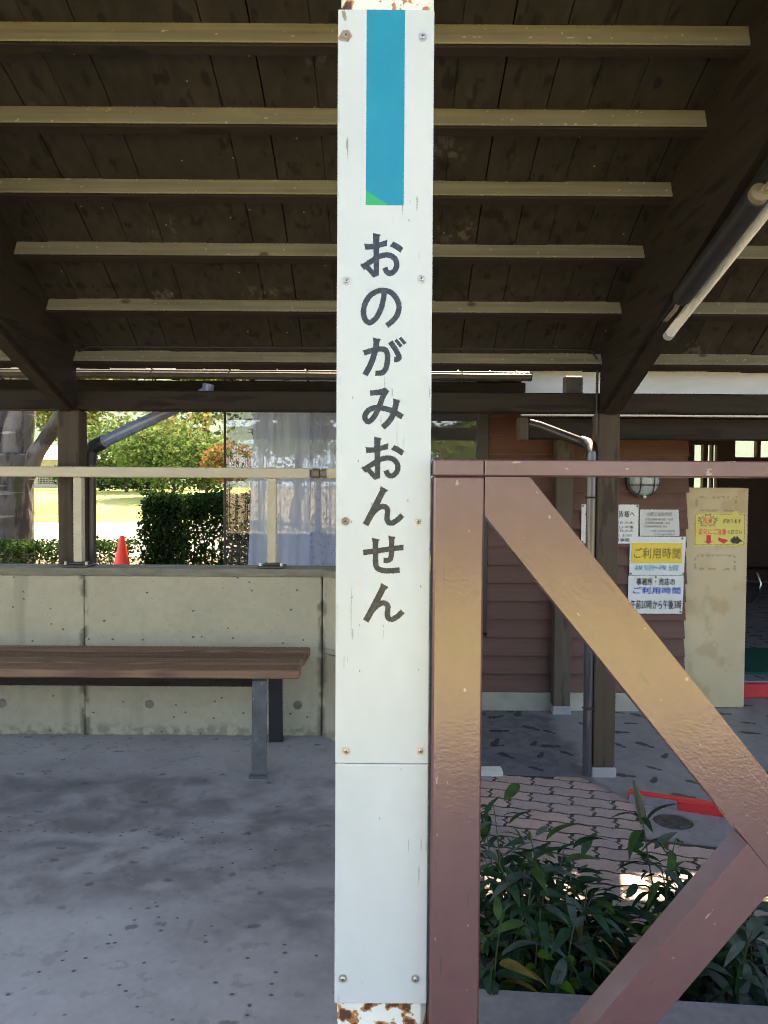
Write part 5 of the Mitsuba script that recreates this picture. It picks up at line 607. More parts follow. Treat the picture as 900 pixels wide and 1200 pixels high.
# ------------------------------------------------------------------ station building
bd = thing('station_building', 'brown clapboard station building with large window, deep porch eave and dark waiting room', 'building')
FY = 5.20
part(bd, 'foundation', cbox(0.56, 2.08, 5.16, 5.34, -0.36, -0.140, 0.004), 'mat_foundation')
part(bd, 'foundation', cbox(-1.09, 0.558, 5.16, 5.34, -0.36, 0.20, 0.004), 'mat_foundation')
part(bd, 'wall_core', cat(cbox(0.70, 2.035, 5.204, 5.30, -0.14, 2.6), cbox(0.556, 0.699, 5.204, 5.30, -0.14, 0.262), cbox(-1.09, 0.699, 5.204, 5.30, 2.121, 2.6)), 'mat_room_dark')
zb = -0.138; EX = 0.1235
rngs = random.Random(8)
i = 0
while zb < 2.2:
    j = rngs.uniform(-0.002, 0.002)
    prof = [(FY - 0.034 + j, zb), (FY - 0.034 + j, zb + 0.006), (FY - 0.004, zb + EX + 0.012), (FY + 0.003, zb + EX + 0.012), (FY + 0.003, zb)]
    x0 = 0.702 if zb > 0.20 else 0.558
    cut = 1.155 + 0.02 * ((i * 7) % 3 - 1)
    part(bd, 'siding_board', ext_yz(Polygon(prof), x0, 2.046 + rngs.uniform(-.006, .006)), 'mat_siding')
    zb += EX; i += 1
# far-left upper wall boards above the window
zb = 2.13
while zb < 2.55:
    part(bd, 'siding_board', ext_yz(Polygon([(FY - 0.019, zb), (FY - 0.006, zb + EX + 0.012), (FY + 0.003, zb + EX + 0.012), (FY + 0.003, zb)]), -1.09, 0.70), 'mat_siding'); zb += EX
part(bd, 'trim_post', cbox(1.136, 1.248, 5.07, 5.165, -0.258, 1.75, 0.005), 'mat_grey_wood_z')
part(bd, 'trim_post_foot', cbox(1.13, 1.254, 5.06, 5.158, -0.262, -0.205, 0.004), 'mat_smooth_concrete')
w = part(bd, 'window', cat(cbox(0.624, 0.700, 5.165, 5.25, 0.262, 2.12, 0.003), cbox(-1.085, 0.623, 5.17, 5.25, 0.205, 0.266, 0.003), cbox(-1.085, 0.623, 5.17, 5.25, 2.07, 2.119, 0.003), cbox(0.02, 0.075, 5.175, 5.245, 0.267, 2.069, 0.003), cbox(-1.085, -1.074, 5.19, 5.23, 0.267, 2.069, 0.002)), 'mat_window_frame')
R = lambda x0, x1, z0, z1, y: trimesh.Trimesh([[x0, y, z0], [x1, y, z0], [x1, y, z1], [x0, y, z1]], [[0, 1, 2], [0, 2, 3]], process=False)
# double glazing: two sheets to each light
for y in (5.212, 5.226): part(w, 'pane', R(-1.0735, 0.0195, 0.267, 2.069, y), 'mat_glass')
for y in (5.208, 5.222): part(w, 'pane', R(0.0755, 0.6235, 0.267, 2.069, y), 'mat_glass')
w2 = part(bd, 'window', cat(cbox(-1.085, -1.062, 6.55, 6.60, 0.205, 2.12), cbox(-1.085, -1.062, 5.26, 6.549, 0.205, 0.25), cbox(-1.085, -1.062, 5.26, 6.549, 2.08, 2.12)), 'mat_window_frame')
part(w2, 'pane', trimesh.Trimesh([[-1.075, 5.26, .25], [-1.075, 6.55, .25], [-1.075, 6.55, 2.08], [-1.075, 5.26, 2.08]], [[0, 1, 2], [0, 2, 3]], process=False), 'mat_glass')
part(bd, 'office_wall', cat(cbox(-1.09, -1.05, 6.61, 9.0, -0.3, 2.6), cbox(-1.05, 2.0, 8.9, 9.0, -0.3, 2.6), cbox(1.95, 2.03, 5.302, 8.9, -0.3, 2.6), cbox(-1.05, 1.95, 5.31, 8.9, 2.3, 2.36), cbox(-1.05, 1.95, 5.35, 8.9, -0.3, -0.15)), 'mat_room_light')
# waiting room seen past the cream panel
wallp = Polygon([(2.03, -0.3), (9, -0.3), (9, 2.6), (2.03, 2.6)])
for q in ((5.22, 5.545, 1.72, 2.05), (5.60, 6.4, 1.72, 2.05), (4.615, 4.75, 1.20, 1.90), (4.815, 4.875, 1.20, 1.90), (4.90, 4.955, 1.20, 1.90)):
    wallp = wallp.difference(sbox(q[0], q[2], q[1], q[3]))
part(bd, 'waiting_room_wall', cat(ext_xz(wallp, 11.45, 11.55), cbox(2.034, 2.10, 5.56, 11.4, -0.2, 2.6), cbox(8.9, 9.0, 5.3, 11.4, -0.3, 2.6), cbox(2.1, 8.9, 5.5, 11.4, 2.45, 2.55), cbox(2.0, 9.0, 5.33, 5.45, 1.92, 2.5)), 'mat_room_dark')
part(bd, 'eave_fascia', cbox(0.818, 7.0, 4.60, 4.635, 1.678, 1.957, 0.004), 'mat_fascia_white')
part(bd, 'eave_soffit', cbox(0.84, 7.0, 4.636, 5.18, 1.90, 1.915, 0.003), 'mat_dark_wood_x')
pb = part(bd, 'porch_beam', cbox(0.872, 7.0, 4.66, 4.76, 1.545, 1.672, 0.006), 'mat_dark_wood_x')
part(pb, 'end_block', cbox(0.815, 0.871, 4.655, 4.765, 1.535, 1.676, 0.006), 'mat_grey_wood_z')
for xx in (2.9, 5.2):
    part(bd, 'porch_post', cbox(xx, xx + 0.11, 4.655, 4.765, -0.27, 1.543, 0.005), 'mat_brown_post_wood')
part(bd, 'roof', cat(ext_yz(Polygon([(4.52, 1.962), (9.0, 3.9), (13.2, 2.1), (13.2, 2.16), (9.0, 3.97), (4.52, 2.01)]), 0.80, 9.3), ext_yz(Polygon([(4.95, 2.60), (9.0, 4.0), (13.2, 2.60), (13.2, 2.66), (9.0, 4.07), (4.95, 2.66)]), -1.5, 0.799)), 'mat_dark_metal')
# low lean-to roof that links the shelter to the building
lr = thing('passage_roof', 'low dark lean-to roof linking the shelter eave to the window wall', 'roof')
part(lr, 'sheet', ext_yz(Polygon([(4.16, 1.835), (5.18, 2.22), (5.18, 2.245), (4.16, 1.858)]), -4.6, 0.79), 'mat_dark_metal')
part(lr, 'edge_beam', cbox(-4.6, 0.78, 4.27, 4.34, 1.775, 1.830, 0.004), 'mat_dark_wood_x')
for k in range(9):
    xx = -4.3 + 0.62 * k
    part(lr, 'rafter', ext_yz(Polygon([(4.345, 1.842), (5.17, 2.152), (5.17, 2.205), (4.345, 1.895)]), xx, xx + 0.045), 'mat_dark_wood_y')

# curtains
def curtain(x0, x1, z0, z1, y, amp, waves, lean, seed):
    r = random.Random(seed)
    nx = 90
    V, F = [], []
    ph = [r.uniform(0, 6) for _ in range(3)]
    for j in range(9):
        t = j / 8
        for i in range(nx + 1):
            s = i / nx
            yy = y + amp * (math.sin(2 * math.pi * waves * s + ph[0]) + 0.5 * math.sin(2 * math.pi * waves * 2.3 * s + ph[1] + 0.4 * t))
            V.append([x0 + s * (x1 - x0) + lean * t * (1 - s), yy, z0 + t * (z1 - z0)])
    for j in range(8):
        for i in range(nx):
            a = j * (nx + 1) + i
            F += [[a, a + 1, a + nx + 2], [a, a + nx + 2, a + nx + 1]]
    return trimesh.Trimesh(np.array(V), F, process=False)
one('curtain', curtain(-0.975, -0.52, -0.1, 2.06, 5.34, 0.007, 3, 0.08, 1), 'mat_curtain', 'plain pale blue curtain with a slanting free edge behind the window', 'curtain', smooth=True)
one('curtain', curtain(-0.56, 0.30, -0.1, 2.06, 5.36, 0.009, 4, 0.0, 2), 'mat_curtain_print', 'pale blue curtain with small curling print behind the window', 'curtain', smooth=True)

# cream panel, wall lamp
cp = one('partition_panel', cbox(2.05, 2.488, 5.245, 5.285, -0.258, 1.256, 0.004), 'mat_cream_panel', 'stained cream upright panel at the end of the clapboards carrying the caution card', 'panel')
la = thing('wall_lamp', 'round caged bulkhead lamp on the brown clapboards above the notices', 'lamp')
cx, cz = 1.735, 1.300
part(la, 'base', cyl(0.113, 5.135, 5.172, cx, cz, 36), 'mat_black_metal', smooth=40)
gl = M(trimesh.creation.icosphere(3, 0.098), trimesh.transformations.translation_matrix([cx, 5.132, cz]) @ np.diag([1, 0.75, 1, 1]))
part(la, 'globe', gl, 'mat_lamp_glass', smooth=True)
cg = []
for xx in (-0.045, 0.045):
    r = math.sqrt(0.105 ** 2 - xx * xx)
    cg.append(tube([(cx + xx, 5.132 - 0.79 * r * math.sin(a), cz + r * math.cos(a)) for a in np.linspace(0.05, math.pi - 0.05, 18)], 0.004, 6))
for zz in (-0.03, 0.045):
    r = math.sqrt(0.105 ** 2 - zz * zz)
    cg.append(tube([(cx + r * math.cos(a), 5.132 - 0.79 * r * math.sin(a), cz + zz) for a in np.linspace(0.05, math.pi - 0.05, 18)], 0.004, 6))
part(la, 'cage', cat(cg), 'mat_black_metal')
part(la, 'screw', M(trimesh.creation.icosphere(2, 0.011), trimesh.transformations.translation_matrix([cx, 5.115, cz - 0.108])), 'mat_fascia_white', smooth=True)

# ------------------------------------------------------------------ notices with their lettering
def text(parent, s, x0, x1, z0, z1, y, m, shear=0.0, name='lettering'):
    adv, shp = 0.0, []
    for ch in s:
        if ch == ' ':
            adv += 40; continue
        g = CJK[ch]
        pts = np.array([q for h in g for q in h[0]])
        narrow = ord(ch) < 128
        off = -pts[:, 0].min() + 5 if narrow else 0
        shp.append((g, adv + off)); adv += (np.ptp(pts[:, 0]) + 12) if narrow else 104
    sx, sz = (x1 - x0) / adv, (z1 - z0) / 88.0
    ms = []
    for g, o in shp:
        for h in g:
            f = lambda q: (x0 + sx * (q[0] + o + shear * q[1]), z0 + sz * (q[1] + 6))
            q = Polygon([f(a) for a in h[0]], [[f(a) for a in k] for k in h[1:]]).buffer(0)
            ms += [ext_xz(e, y - 0.0006, y) for e in getattr(q, 'geoms', [q]) if e.area > 0]
    return part(parent, name, cat(ms), m)
def rect(x0, x1, z0, z1, y, d=0.0005): return ext_xz(sbox(x0, z0, x1, z1), y - d, y)
def sheetmesh(x0, x1, z0, z1, y, curl, seed, d=0.0012):
    r = np.random.default_rng(seed)
    n = 9; us = np.linspace(0, 1, n)
    U, W = np.meshgrid(us, us)
    X = x0 + (x1 - x0) * U; Z = z0 + (z1 - z0) * W
    X = X + 0.004 * (W - .5) * r.uniform(-1, 1) + 0.003 * np.sin(3 * W + r.uniform(0, 6)) * (U > .9)
    Yf = y + curl * (np.cos(U * 3.2 + r.uniform(0, 3)) * np.cos(W * 3 + r.uniform(0, 3)))
    V = np.vstack([np.stack([X, Yf, Z], -1).reshape(-1, 3), np.stack([X, Yf + d, Z], -1).reshape(-1, 3)])
    F = []; N = n * n
    for j in range(n - 1):
        for i in range(n - 1):
            a = j * n + i
            F += [[a, a + 1, a + n + 1], [a, a + n + 1, a + n], [N + a, N + a + n + 1, N + a + 1], [N + a, N + a + n, N + a + n + 1]]
    return trimesh.Trimesh(V, F, process=False)
def pins(t, pts, y):
    for x, z in pts: part(t, 'pin', cyl(0.006, y - 0.004, y + 0.001, x, z, 10), 'mat_black_metal')
SY = 5.164
n1 = thing('notice', 'narrow white notice half hidden behind the drain pipe and shelter post', 'notice')
part(n1, 'sheet', rect(1.328, 1.712, 0.876, 1.138, SY, 0.002), 'mat_paper')
y1 = SY - 0.002
text(n1, '小野上温泉の皆様へ', 1.35, 1.69, 1.055, 1.095, y1, 'mat_ink_black')
for k, z in enumerate((1.02, 0.99, 0.965)): text(n1, '利用時間・休館日火木曜定'.replace('館', '時')[:10 + k % 2], 1.36, 1.68, z - 0.012, z + 0.006, y1, 'mat_ink_black')
text(n1, '午後3時 5:00', 1.47, 1.67, 0.921, 0.939, y1, 'mat_ink_black')
text(n1, '小野上温泉事務所', 1.42, 1.69, 0.890, 0.912, y1, 'mat_ink_black')
pins(n1, [(1.338, 1.128), (1.702, 1.128), (1.338, 0.886)], y1)
n2_ = thing('notice', 'faded pale grey notice with curled edge beneath the caged wall lamp', 'notice')
part(n2_, 'sheet', sheetmesh(1.722, 1.985, 0.929, 1.106, SY - 0.003, 0.0012, 3), 'mat_paper_grey', smooth=False)
y2 = SY - 0.0055
text(n2_, '小野上温泉時間', 1.765, 1.935, 1.062, 1.088, y2, 'mat_ink_grey')
for k, z in enumerate((1.045, 1.022, 0.998)): text(n2_, '注意事項'.replace('項', '務') + '利用時間・売店', 1.755, 1.945 - 0.02 * k, z - 0.012, z + 0.002, y2, 'mat_ink_grey')
for k, z in enumerate((0.965, 0.943)): text(n2_, '小野上温泉事務所', 1.79 + 0.03 * k, 1.96, z - 0.008, z + 0.003, y2, 'mat_ink_grey')
n3 = thing('opening_hours_sign', 'white opening hours sign with yellow band and blue AM to PM times', 'sign')
part(n3, 'sheet', sheetmesh(1.656, 2.028, 0.664, 0.924, SY - 0.005, 0.0012, 5), 'mat_paper')
y3 = SY - 0.0075
part(n3, 'yellow_band', rect(1.668, 2.008, 0.746, 0.882, y3, 0.001), 'mat_yellow')
text(n3, 'ご利用時間', 1.674, 2.004, 0.780, 0.846, y3 - 0.001, 'mat_ink_brown')
text(n3, 'AM 9:00〜PM 5:00', 1.690, 1.985, 0.694, 0.735, y3, 'mat_ink_cyan', shear=0.12)
pins(n3, [(2.008, 0.912), (1.664, 0.673), (2.018, 0.674)], y3)
n4 = thing('opening_hours_sign', 'white office and shop hours sign with blue heading, below the yellow one', 'sign')
part(n4, 'sheet', sheetmesh(1.650, 2.020, 0.403, 0.660, SY - 0.003, 0.0010, 7), 'mat_paper')
y4 = SY - 0.0055
text(n4, '事務所・売店の', 1.704, 1.968, 0.598, 0.643, y4, 'mat_ink_black')
text(n4, 'ご利用時間', 1.674, 2.010, 0.540, 0.583, y4, 'mat_ink_blue')
text(n4, '午前10時から午後3時', 1.668, 2.014, 0.437, 0.494, y4, 'mat_ink_black')
pins(n4, [(1.835, 0.650), (2.006, 0.417)], y4)
n5 = thing('caution_card', 'yellow caution card with red lettering and arrow taped on the cream panel', 'sign')
CYY = 5.243
part(n5, 'card', rect(2.122, 2.470, 0.858, 1.083, CYY, 0.0012), 'mat_yellow_card')
y5 = CYY - 0.0012
part(n5, 'border', ext_xz(sbox(2.128, 0.864, 2.464, 1.077).difference(sbox(2.131, 0.867, 2.461, 1.074)), y5 - 0.0004, y5), 'mat_ink_brown')
star = []
for k in range(28):
    a = 2 * math.pi * k / 28; r = (1.0 if k % 2 == 0 else 0.66) * (1 + 0.12 * math.sin(5 * a))
    star.append((2.213 + 0.073 * r * math.cos(a), 1.030 + 0.046 * r * math.sin(a)))
sp = Polygon(star)
part(n5, 'burst', ext_xz(sp.difference(sp.buffer(-0.0035)), y5 - 0.0004, y5), 'mat_ink_black')
text(n5, '段差', 2.180, 2.247, 1.012, 1.048, y5, 'mat_ink_red')
text(n5, 'があります', 2.313, 2.442, 1.014, 1.042, y5, 'mat_ink_black')
text(n5, '足元にご注意', 2.150, 2.342, 0.937, 0.974, y5, 'mat_ink_red')
text(n5, 'ください', 2.345, 2.450, 0.940, 0.970, y5, 'mat_ink_black')
part(n5, 'arrow', ext_xz(Polygon([(2.204, 0.932), (2.236, 0.932), (2.236, 0.890), (2.252, 0.890), (2.220, 0.870), (2.188, 0.890), (2.204, 0.890)]), y5 - 0.0004, y5), 'mat_ink_red')
part(n5, 'shoe_mark', ext_xz(Polygon([(2.286, 0.914), (2.310, 0.908), (2.330, 0.904), (2.352, 0.896), (2.340, 0.889), (2.326, 0.876), (2.310, 0.884), (2.290, 0.892)]).buffer(0.002), y5 - 0.0004, y5), 'mat_ink_red')
part(n5, 'shoe_mark', ext_xz(Polygon([(2.372, 0.905), (2.388, 0.914), (2.395, 0.924), (2.404, 0.912), (2.416, 0.926), (2.426, 0.910), (2.452, 0.892), (2.432, 0.886), (2.424, 0.876), (2.396, 0.876), (2.374, 0.884)]).buffer(0.002), y5 - 0.0004, y5), 'mat_ink_black')
part(n5, 'tape', cbox(2.375, 2.420, CYY - 0.0022, CYY - 0.0014, 1.068, 1.094, 0.0003), 'mat_yellow_card')

# inside the waiting room
wb = thing('waiting_bench', 'dark bench on curved chrome legs inside the waiting room', 'bench')
for k in range(3): part(wb, 'slat', cbox(4.36, 6.4, 9.30 + 0.13 * k, 9.41 + 0.13 * k, 0.235, 0.27), 'mat_dark_wood_x')
for xx in (4.55, 6.2):
    part(wb, 'leg', tube([(xx, 9.34, 0.23), (xx + 0.05, 9.33, 0.10), (xx + 0.02, 9.30, -0.04), (xx - 0.09, 9.26, -0.12), (xx - 0.13, 9.25, -0.13)], 0.022, 8), 'mat_chrome', smooth=40)
part(wb, 'rail', tube([(4.36, 9.33, 0.13), (6.4, 9.33, 0.02)], 0.015, 8), 'mat_chrome')
one('door_mat', cbox(2.50, 5.0, 5.75, 6.65, -0.149, -0.135), 'mat_mat_green', 'dark green door mat on the waiting room floor', 'mat')
one('threshold', cbox(2.50, 6.0, 5.50, 5.551, -0.26, -0.16), 'mat_red_paint', 'red painted threshold step of the waiting room', 'step')

# ------------------------------------------------------------------ vegetation
def leaf_mesh(length, width, droop, fold=0.25, n=6):
    V, F = [], []
    for i in range(n + 1):
        t = i / n
        w = width * (math.sin(math.pi * min(1, t ** 0.8)) ** 0.9 if 0 < t < 1 else 0.02)
        z = -droop * t * t * length; x = length * t * (1 - 0.18 * droop * t)
        V += [[x, -w / 2, z + fold * w / 2], [x, 0, z], [x, w / 2, z + fold * w / 2]]
    for i in range(n):
        a = i * 3
        F += [[a, a + 3, a + 4], [a, a + 4, a + 1], [a + 1, a + 4, a + 5], [a + 1, a + 5, a + 2]]
    return trimesh.Trimesh(np.array(V), F, process=False)
LEAF, LMESH = {}, {}
for k in range(6):
    for v, (l, w, d) in enumerate(((0.10, 0.027, 0.35), (0.085, 0.025, 0.8), (0.115, 0.030, 0.6), (0.06, 0.020, 0.2))):
        LEAF[k, v] = mikit.ply(leaf_mesh(l, w, d), 'mat_shrub_leaf_%d' % k, smooth=True)
        LMESH[v] = leaf_mesh(l, w, d)
for v, l in enumerate((0.034, 0.046)):
    LEAF['b', v] = mikit.ply(leaf_mesh(l, l * 0.62, 0.4), 'mat_shrub_leaf_3', smooth=True)
def frame(pos, d, roll, s):
    d = np.asarray(d, float); d /= np.linalg.norm(d)
    yv = np.cross([0, 0, 1.0], d); yv = yv / (np.linalg.norm(yv) + 1e-9); zv = np.cross(d, yv)
    c, q = math.cos(roll), math.sin(roll)
    y2, z2 = c * yv + q * zv, -q * yv + c * zv
    m = np.eye(4); m[:3, 0], m[:3, 1], m[:3, 2], m[:3, 3] = d * s, y2 * s, z2 * s, pos
    return m
def place(parent, name, base, pos, d, roll, s=1.0):
    m = frame(pos, d, roll, s)
    e = dict(base); e['to_world'] = T(m.tolist())
    part(parent, name, e, None)
def shrub(label, stems, seed, kinds, per, spread, sizes=(0.8, 1.2)):
    r = random.Random(seed)
    t = thing('shrub', label, 'shrub', None)
    todo = []
    for (bx, by, bz, tx, ty, tz) in stems:
        b, e = np.array([bx, by, bz]), np.array([tx, ty, tz])
        mid = (b + e) / 2 + np.array([r.uniform(-.03, .03), r.uniform(-.03, .03), 0.05])
        pts = [b * (1 - s) ** 2 + 2 * s * (1 - s) * mid + e * s * s for s in np.linspace(0, 1, 8)]
        part(t, 'stem', tube(pts, np.linspace(0.004, 0.0015, 8), 6), 'mat_stem')
        n = per
        for i in range(n):
            s = 0.12 + 0.88 * (i + r.random() * .8) / n
            q = b * (1 - s) ** 2 + 2 * s * (1 - s) * mid + e * s * s
            a = i * 2.4 + r.uniform(-.5, .5)
            up = r.uniform(-1.0, 0.55) + (0.5 if s > 0.9 else 0)
            d = np.array([math.cos(a), math.sin(a), up]) + 0.5 * (e - b) / np.linalg.norm(e - b)
            q = q + np.array([math.cos(a), math.sin(a), 0]) * r.uniform(0.0, spread)
            todo.append((r.choice(kinds), r.randrange(4), q, d, r.uniform(-.6, .6), r.uniform(*sizes)))
    todo.sort(key=lambda a: (a[2][1] - 0.6 * a[2][2]) - 0.25 * a[5])
    for k, v, q, d, ro, s in todo[:290]: place(t, 'leaf', LEAF[k, v], q, d, ro, s)
    for k in sorted(set(a[0] for a in todo[290:])):
        part(t, 'leaf_mass', cat([M(LMESH[v], frame(q, d, ro, s)) for kk, v, q, d, ro, s in todo[290:] if kk == k]), 'mat_shrub_leaf_%d' % k, smooth=True, kind='stuff')
    return t
ra = random.Random(11)
st = []
for k in range(40):
    bx = ra.uniform(0.24, 0.56); by = ra.uniform(1.98, 2.34)
    tx = bx + ra.uniform(-0.20, 0.20); top_ = 0.24 - 0.55 * max(0, tx - 0.42) - 0.30 * max(0, 0.36 - tx)
    st.append((bx, by, -0.26, tx, by + ra.uniform(-.10, .16), top_ - ra.uniform(0.0, 0.34)))
st.append((0.36, 2.2, -0.26, 0.335, 2.30, 0.30)); st.append((0.50, 2.15, -0.26, 0.71, 2.25, 0.02)); st.append((0.45, 2.15, -0.26, 0.53, 2.2, 0.20))
for k in range(6): st.append((0.50 + 0.02 * k, 2.12 + 0.02 * k, -0.26, 0.60 + 0.025 * k, 2.2 + 0.03 * k, 0.10 - 0.045 * k))
s1 = shrub('dark narrow leaved shrub at the foot of the brown post', st, 21, (0, 0, 0, 1, 1, 1, 2, 2, 4, 4, 4, 0, 1, 0, 1, 1, 4, 2, 0, 1, 5), 30, 0.05, (0.6, 1.2))
st = []
for k in range(8):
    bx = ra.uniform(0.78, 0.98); by = ra.uniform(2.12, 2.38)
    st.append((bx, by, -0.26, bx + ra.uniform(-0.13, 0.10), by + ra.uniform(-.05, .15), ra.uniform(-0.08, 0.14)))
st.append((0.90, 2.35, -0.26, 0.83, 2.42, 0.215))
s2 = shrub('slender leafy shrub with a tall flower spike behind the lower brace', st, 22, (0, 1, 2, 2, 4), 24, 0.04, (0.55, 1.15))
part(s2, 'flower_spike', tube([(0.835, 2.42, 0.18), (0.825, 2.43, 0.24), (0.808, 2.44, 0.31)], [0.012, 0.014, 0.004], 7), 'mat_stem')
st = []
for k in range(22):
    bx = ra.uniform(0.92, 1.38); by = ra.uniform(1.95, 2.2)
    st.append((bx, by, -0.26, bx + ra.uniform(-0.10, 0.10), by + ra.uniform(-.12, .08), ra.uniform(-0.06, 0.20)))
s3 = shrub('bluish narrow leaved shrub right of the lower brace', st, 23, (4, 4, 4, 0, 1), 20, 0.02, (0.7, 1.3))
# low broad-leaved herb in front
t = thing('herb', 'low bright green broad leaved weed in front of the dark shrub', 'plant')
for k in range(10):
    bx, by = ra.uniform(0.28, 0.50), ra.uniform(1.92, 2.06)
    e = (bx + ra.uniform(-.06, .06), by - ra.uniform(0, .06), ra.uniform(-0.14, 0.06))
    part(t, 'stem', tube([(bx, by, -0.26), e], [0.003, 0.0015], 5), 'mat_stem')
    for i in range(7):
        s = 0.35 + 0.65 * i / 6
        q = np.array([bx, by, -0.26]) * (1 - s) + np.array(e) * s
        a = i * 2.4 + k
        place(t, 'leaf', LEAF['b', i % 2], q, (math.cos(a), math.sin(a), ra.uniform(-.2, .4)), ra.uniform(-.4, .4), ra.uniform(.8, 1.3))
t = thing('herb', 'small sprig of rounded green leaves beside the lower brace', 'plant')
for k in range(4):
    bx, by = 0.70 + 0.03 * k, 2.10
    e = (bx - 0.02 * k + .02, by - 0.03, -0.03 + 0.035 * k)
    part(t, 'stem', tube([(bx, by, -0.26), e], [0.003, 0.0015], 5), 'mat_stem')
    for i in range(6):
        s = 0.5 + 0.5 * i / 5
        place(t, 'leaf', LEAF['b', 1], np.array([bx, by, -0.26]) * (1 - s) + np.array(e) * s, (math.cos(i * 2.4), math.sin(i * 2.4), .2), 0.2, 1.0)

def leaves(pts, size, rg, cols, up=0.35, aspect=0.55):
    n = len(pts)
    d = rg.normal(size=(n, 3)); d[:, 2] *= 0.6; d /= np.linalg.norm(d, axis=1, keepdims=True)
    nrm = rg.normal(size=(n, 3)) + np.array([0, 0, up * 2]); b = np.cross(nrm, d); b /= np.linalg.norm(b, axis=1, keepdims=True)
    L = (size * rg.uniform(0.6, 1.3, n))[:, None]
    w = L * aspect / 2
    V = np.stack([pts, pts + d * L * 0.5 + b * w, pts + d * L, pts + d * L * 0.5 - b * w], 1).reshape(-1, 3)
    o = np.arange(n)[:, None] * 4
    F = np.concatenate([o + [0, 1, 2], o + [0, 2, 3]])
    cols = np.asarray(cols, float); k = rg.integers(0, len(cols), n); c = cols[k] * rg.uniform(0.75, 1.25, (n, 1))
    return trimesh.Trimesh(V, F, process=False), np.repeat(np.clip(c, 0, 1), 4, 0)
def ellipsoids(blobs, n, rg, shell=0.55):
    vol = np.array([b[3] * b[4] * b[5] for b in blobs]) ** (2 / 3)
    k = rg.choice(len(blobs), n, p=vol / vol.sum()); B = np.array(blobs)[k]
    d = rg.normal(size=(n, 3)); d /= np.linalg.norm(d, axis=1, keepdims=True)
    r = shell + (1 - shell) * rg.random((n, 1)) ** 0.7
    return B[:, :3] + d * r * B[:, 3:6]
def foliage(parent, pts, size, rg, cols, name='crown', **kw):
    m, c = leaves(pts, size, rg, cols, **kw)
    return part(parent, name, m, 'mat_leaf', color=c)
YG = [(0.14, 0.21, 0.05), (0.19, 0.24, 0.075), (0.105, 0.165, 0.045)]
DG = [(0.022, 0.05, 0.016), (0.035, 0.07, 0.02), (0.028, 0.06, 0.022)]
MG = [(0.065, 0.11, 0.025), (0.095, 0.145, 0.032), (0.075, 0.12, 0.036)]
YL = [(0.24, 0.22, 0.08), (0.17, 0.20, 0.06), (0.12, 0.165, 0.05)]

# the big tree beside the shelter
rg = np.random.default_rng(4)
bt = thing('tree', 'big pale barked tree forking behind the low hedge at the left edge', 'tree')
def limb(p, r0, r1, n=10, wob=0.04):
    p = np.array(p, float); tt = np.linspace(0, 1, len(p)); s = np.linspace(0, 1, n)
    q = np.stack([np.interp(s, tt, p[:, k]) for k in range(3)], 1)
    q[1:-1] += rg.normal(size=(n - 2, 3)) * wob * np.array([1, 1, .3])
    return tube(q, np.linspace(r0, r1, n), 14)
def rough(m, a=0.03, f=4):
    n = m.vertex_normals; m.vertices = m.vertices + n * ((meshkit.fbm(m.vertices * f, 3) - 0.5) * 2 * a)[:, None]; return m
def trunk(p, r, n=36, seg=26):
    p = np.array(p, float); s = np.linspace(0, 1, n); tt = np.linspace(0, 1, len(p))
    q = np.stack([np.interp(s, tt, p[:, k]) for k in range(3)], 1)
    return rough(tube(q, np.interp(s, np.linspace(0, 1, len(r)), r), seg))
part(bt, 'trunk', trunk([(-4.50, 9, -0.05), (-4.47, 9, 0.3), (-4.46, 9, 1.0), (-4.48, 9, 1.6)], [0.45, 0.36, 0.33, 0.34, 0.36]), 'mat_bark', smooth=True)
part(bt, 'limb', trunk([(-4.60, 9, 1.5), (-4.63, 9.05, 2.4), (-4.75, 9.1, 4.2), (-4.6, 9.2, 6.2)], [0.24, 0.21, 0.17, 0.08]), 'mat_bark', smooth=True)
part(bt, 'limb', trunk([(-4.33, 8.98, 1.45), (-4.22, 8.95, 2.1), (-4.05, 8.9, 3.2), (-3.4, 8.8, 5.2)], [0.19, 0.145, 0.12, 0.05]), 'mat_bark', smooth=True)
part(bt, 'limb', trunk([(-4.25, 9, 1.25), (-4.05, 8.95, 1.62), (-3.80, 8.9, 1.95), (-3.5, 8.85, 2.5), (-2.6, 8.8, 3.9)], [0.13, 0.095, 0.085, 0.075, 0.03]), 'mat_bark', smooth=True)
tw = []
for k in range(26):
    a = np.array([rg.uniform(-4.6, -2.6), rg.uniform(8.6, 9.4), rg.uniform(2.2, 4.6)])
    e = a + np.array([rg.uniform(-.6, 1.7), rg.uniform(-1.2, 1.4), rg.uniform(-.9, 0.8)])
    tw.append(tube([a, (a + e) / 2 + [0, 0, .12], e], [0.022, 0.014, 0.006], 5))
part(bt, 'twig', cat(tw), 'mat_bark_dark')
blobs = [(-4.4, 9.2, 6.2, 2.6, 2.2, 1.5), (-2.6, 8.6, 5.6, 1.9, 1.8, 1.3), (-5.8, 9.3, 5.2, 1.8, 1.8, 1.4), (-1.2, 8.2, 5.0, 1.5, 1.5, 1.0), (-3.6, 8.0, 4.4, 1.6, 1.2, .7)]
foliage(bt, ellipsoids(blobs, 9000, rg, .35), 0.11, rg, YG + MG)
low = [(-2.9, 9.2, 2.25, 1.1, .9, .42), (-2.1, 9.0, 2.05, .9, .8, .30), (-3.4, 9.6, 2.65, 1.0, .8, .35), (-1.5, 8.8, 2.5, .9, .8, .4)]
foliage(bt, ellipsoids(low, 1500, rg, .1), 0.085, rg, YL)

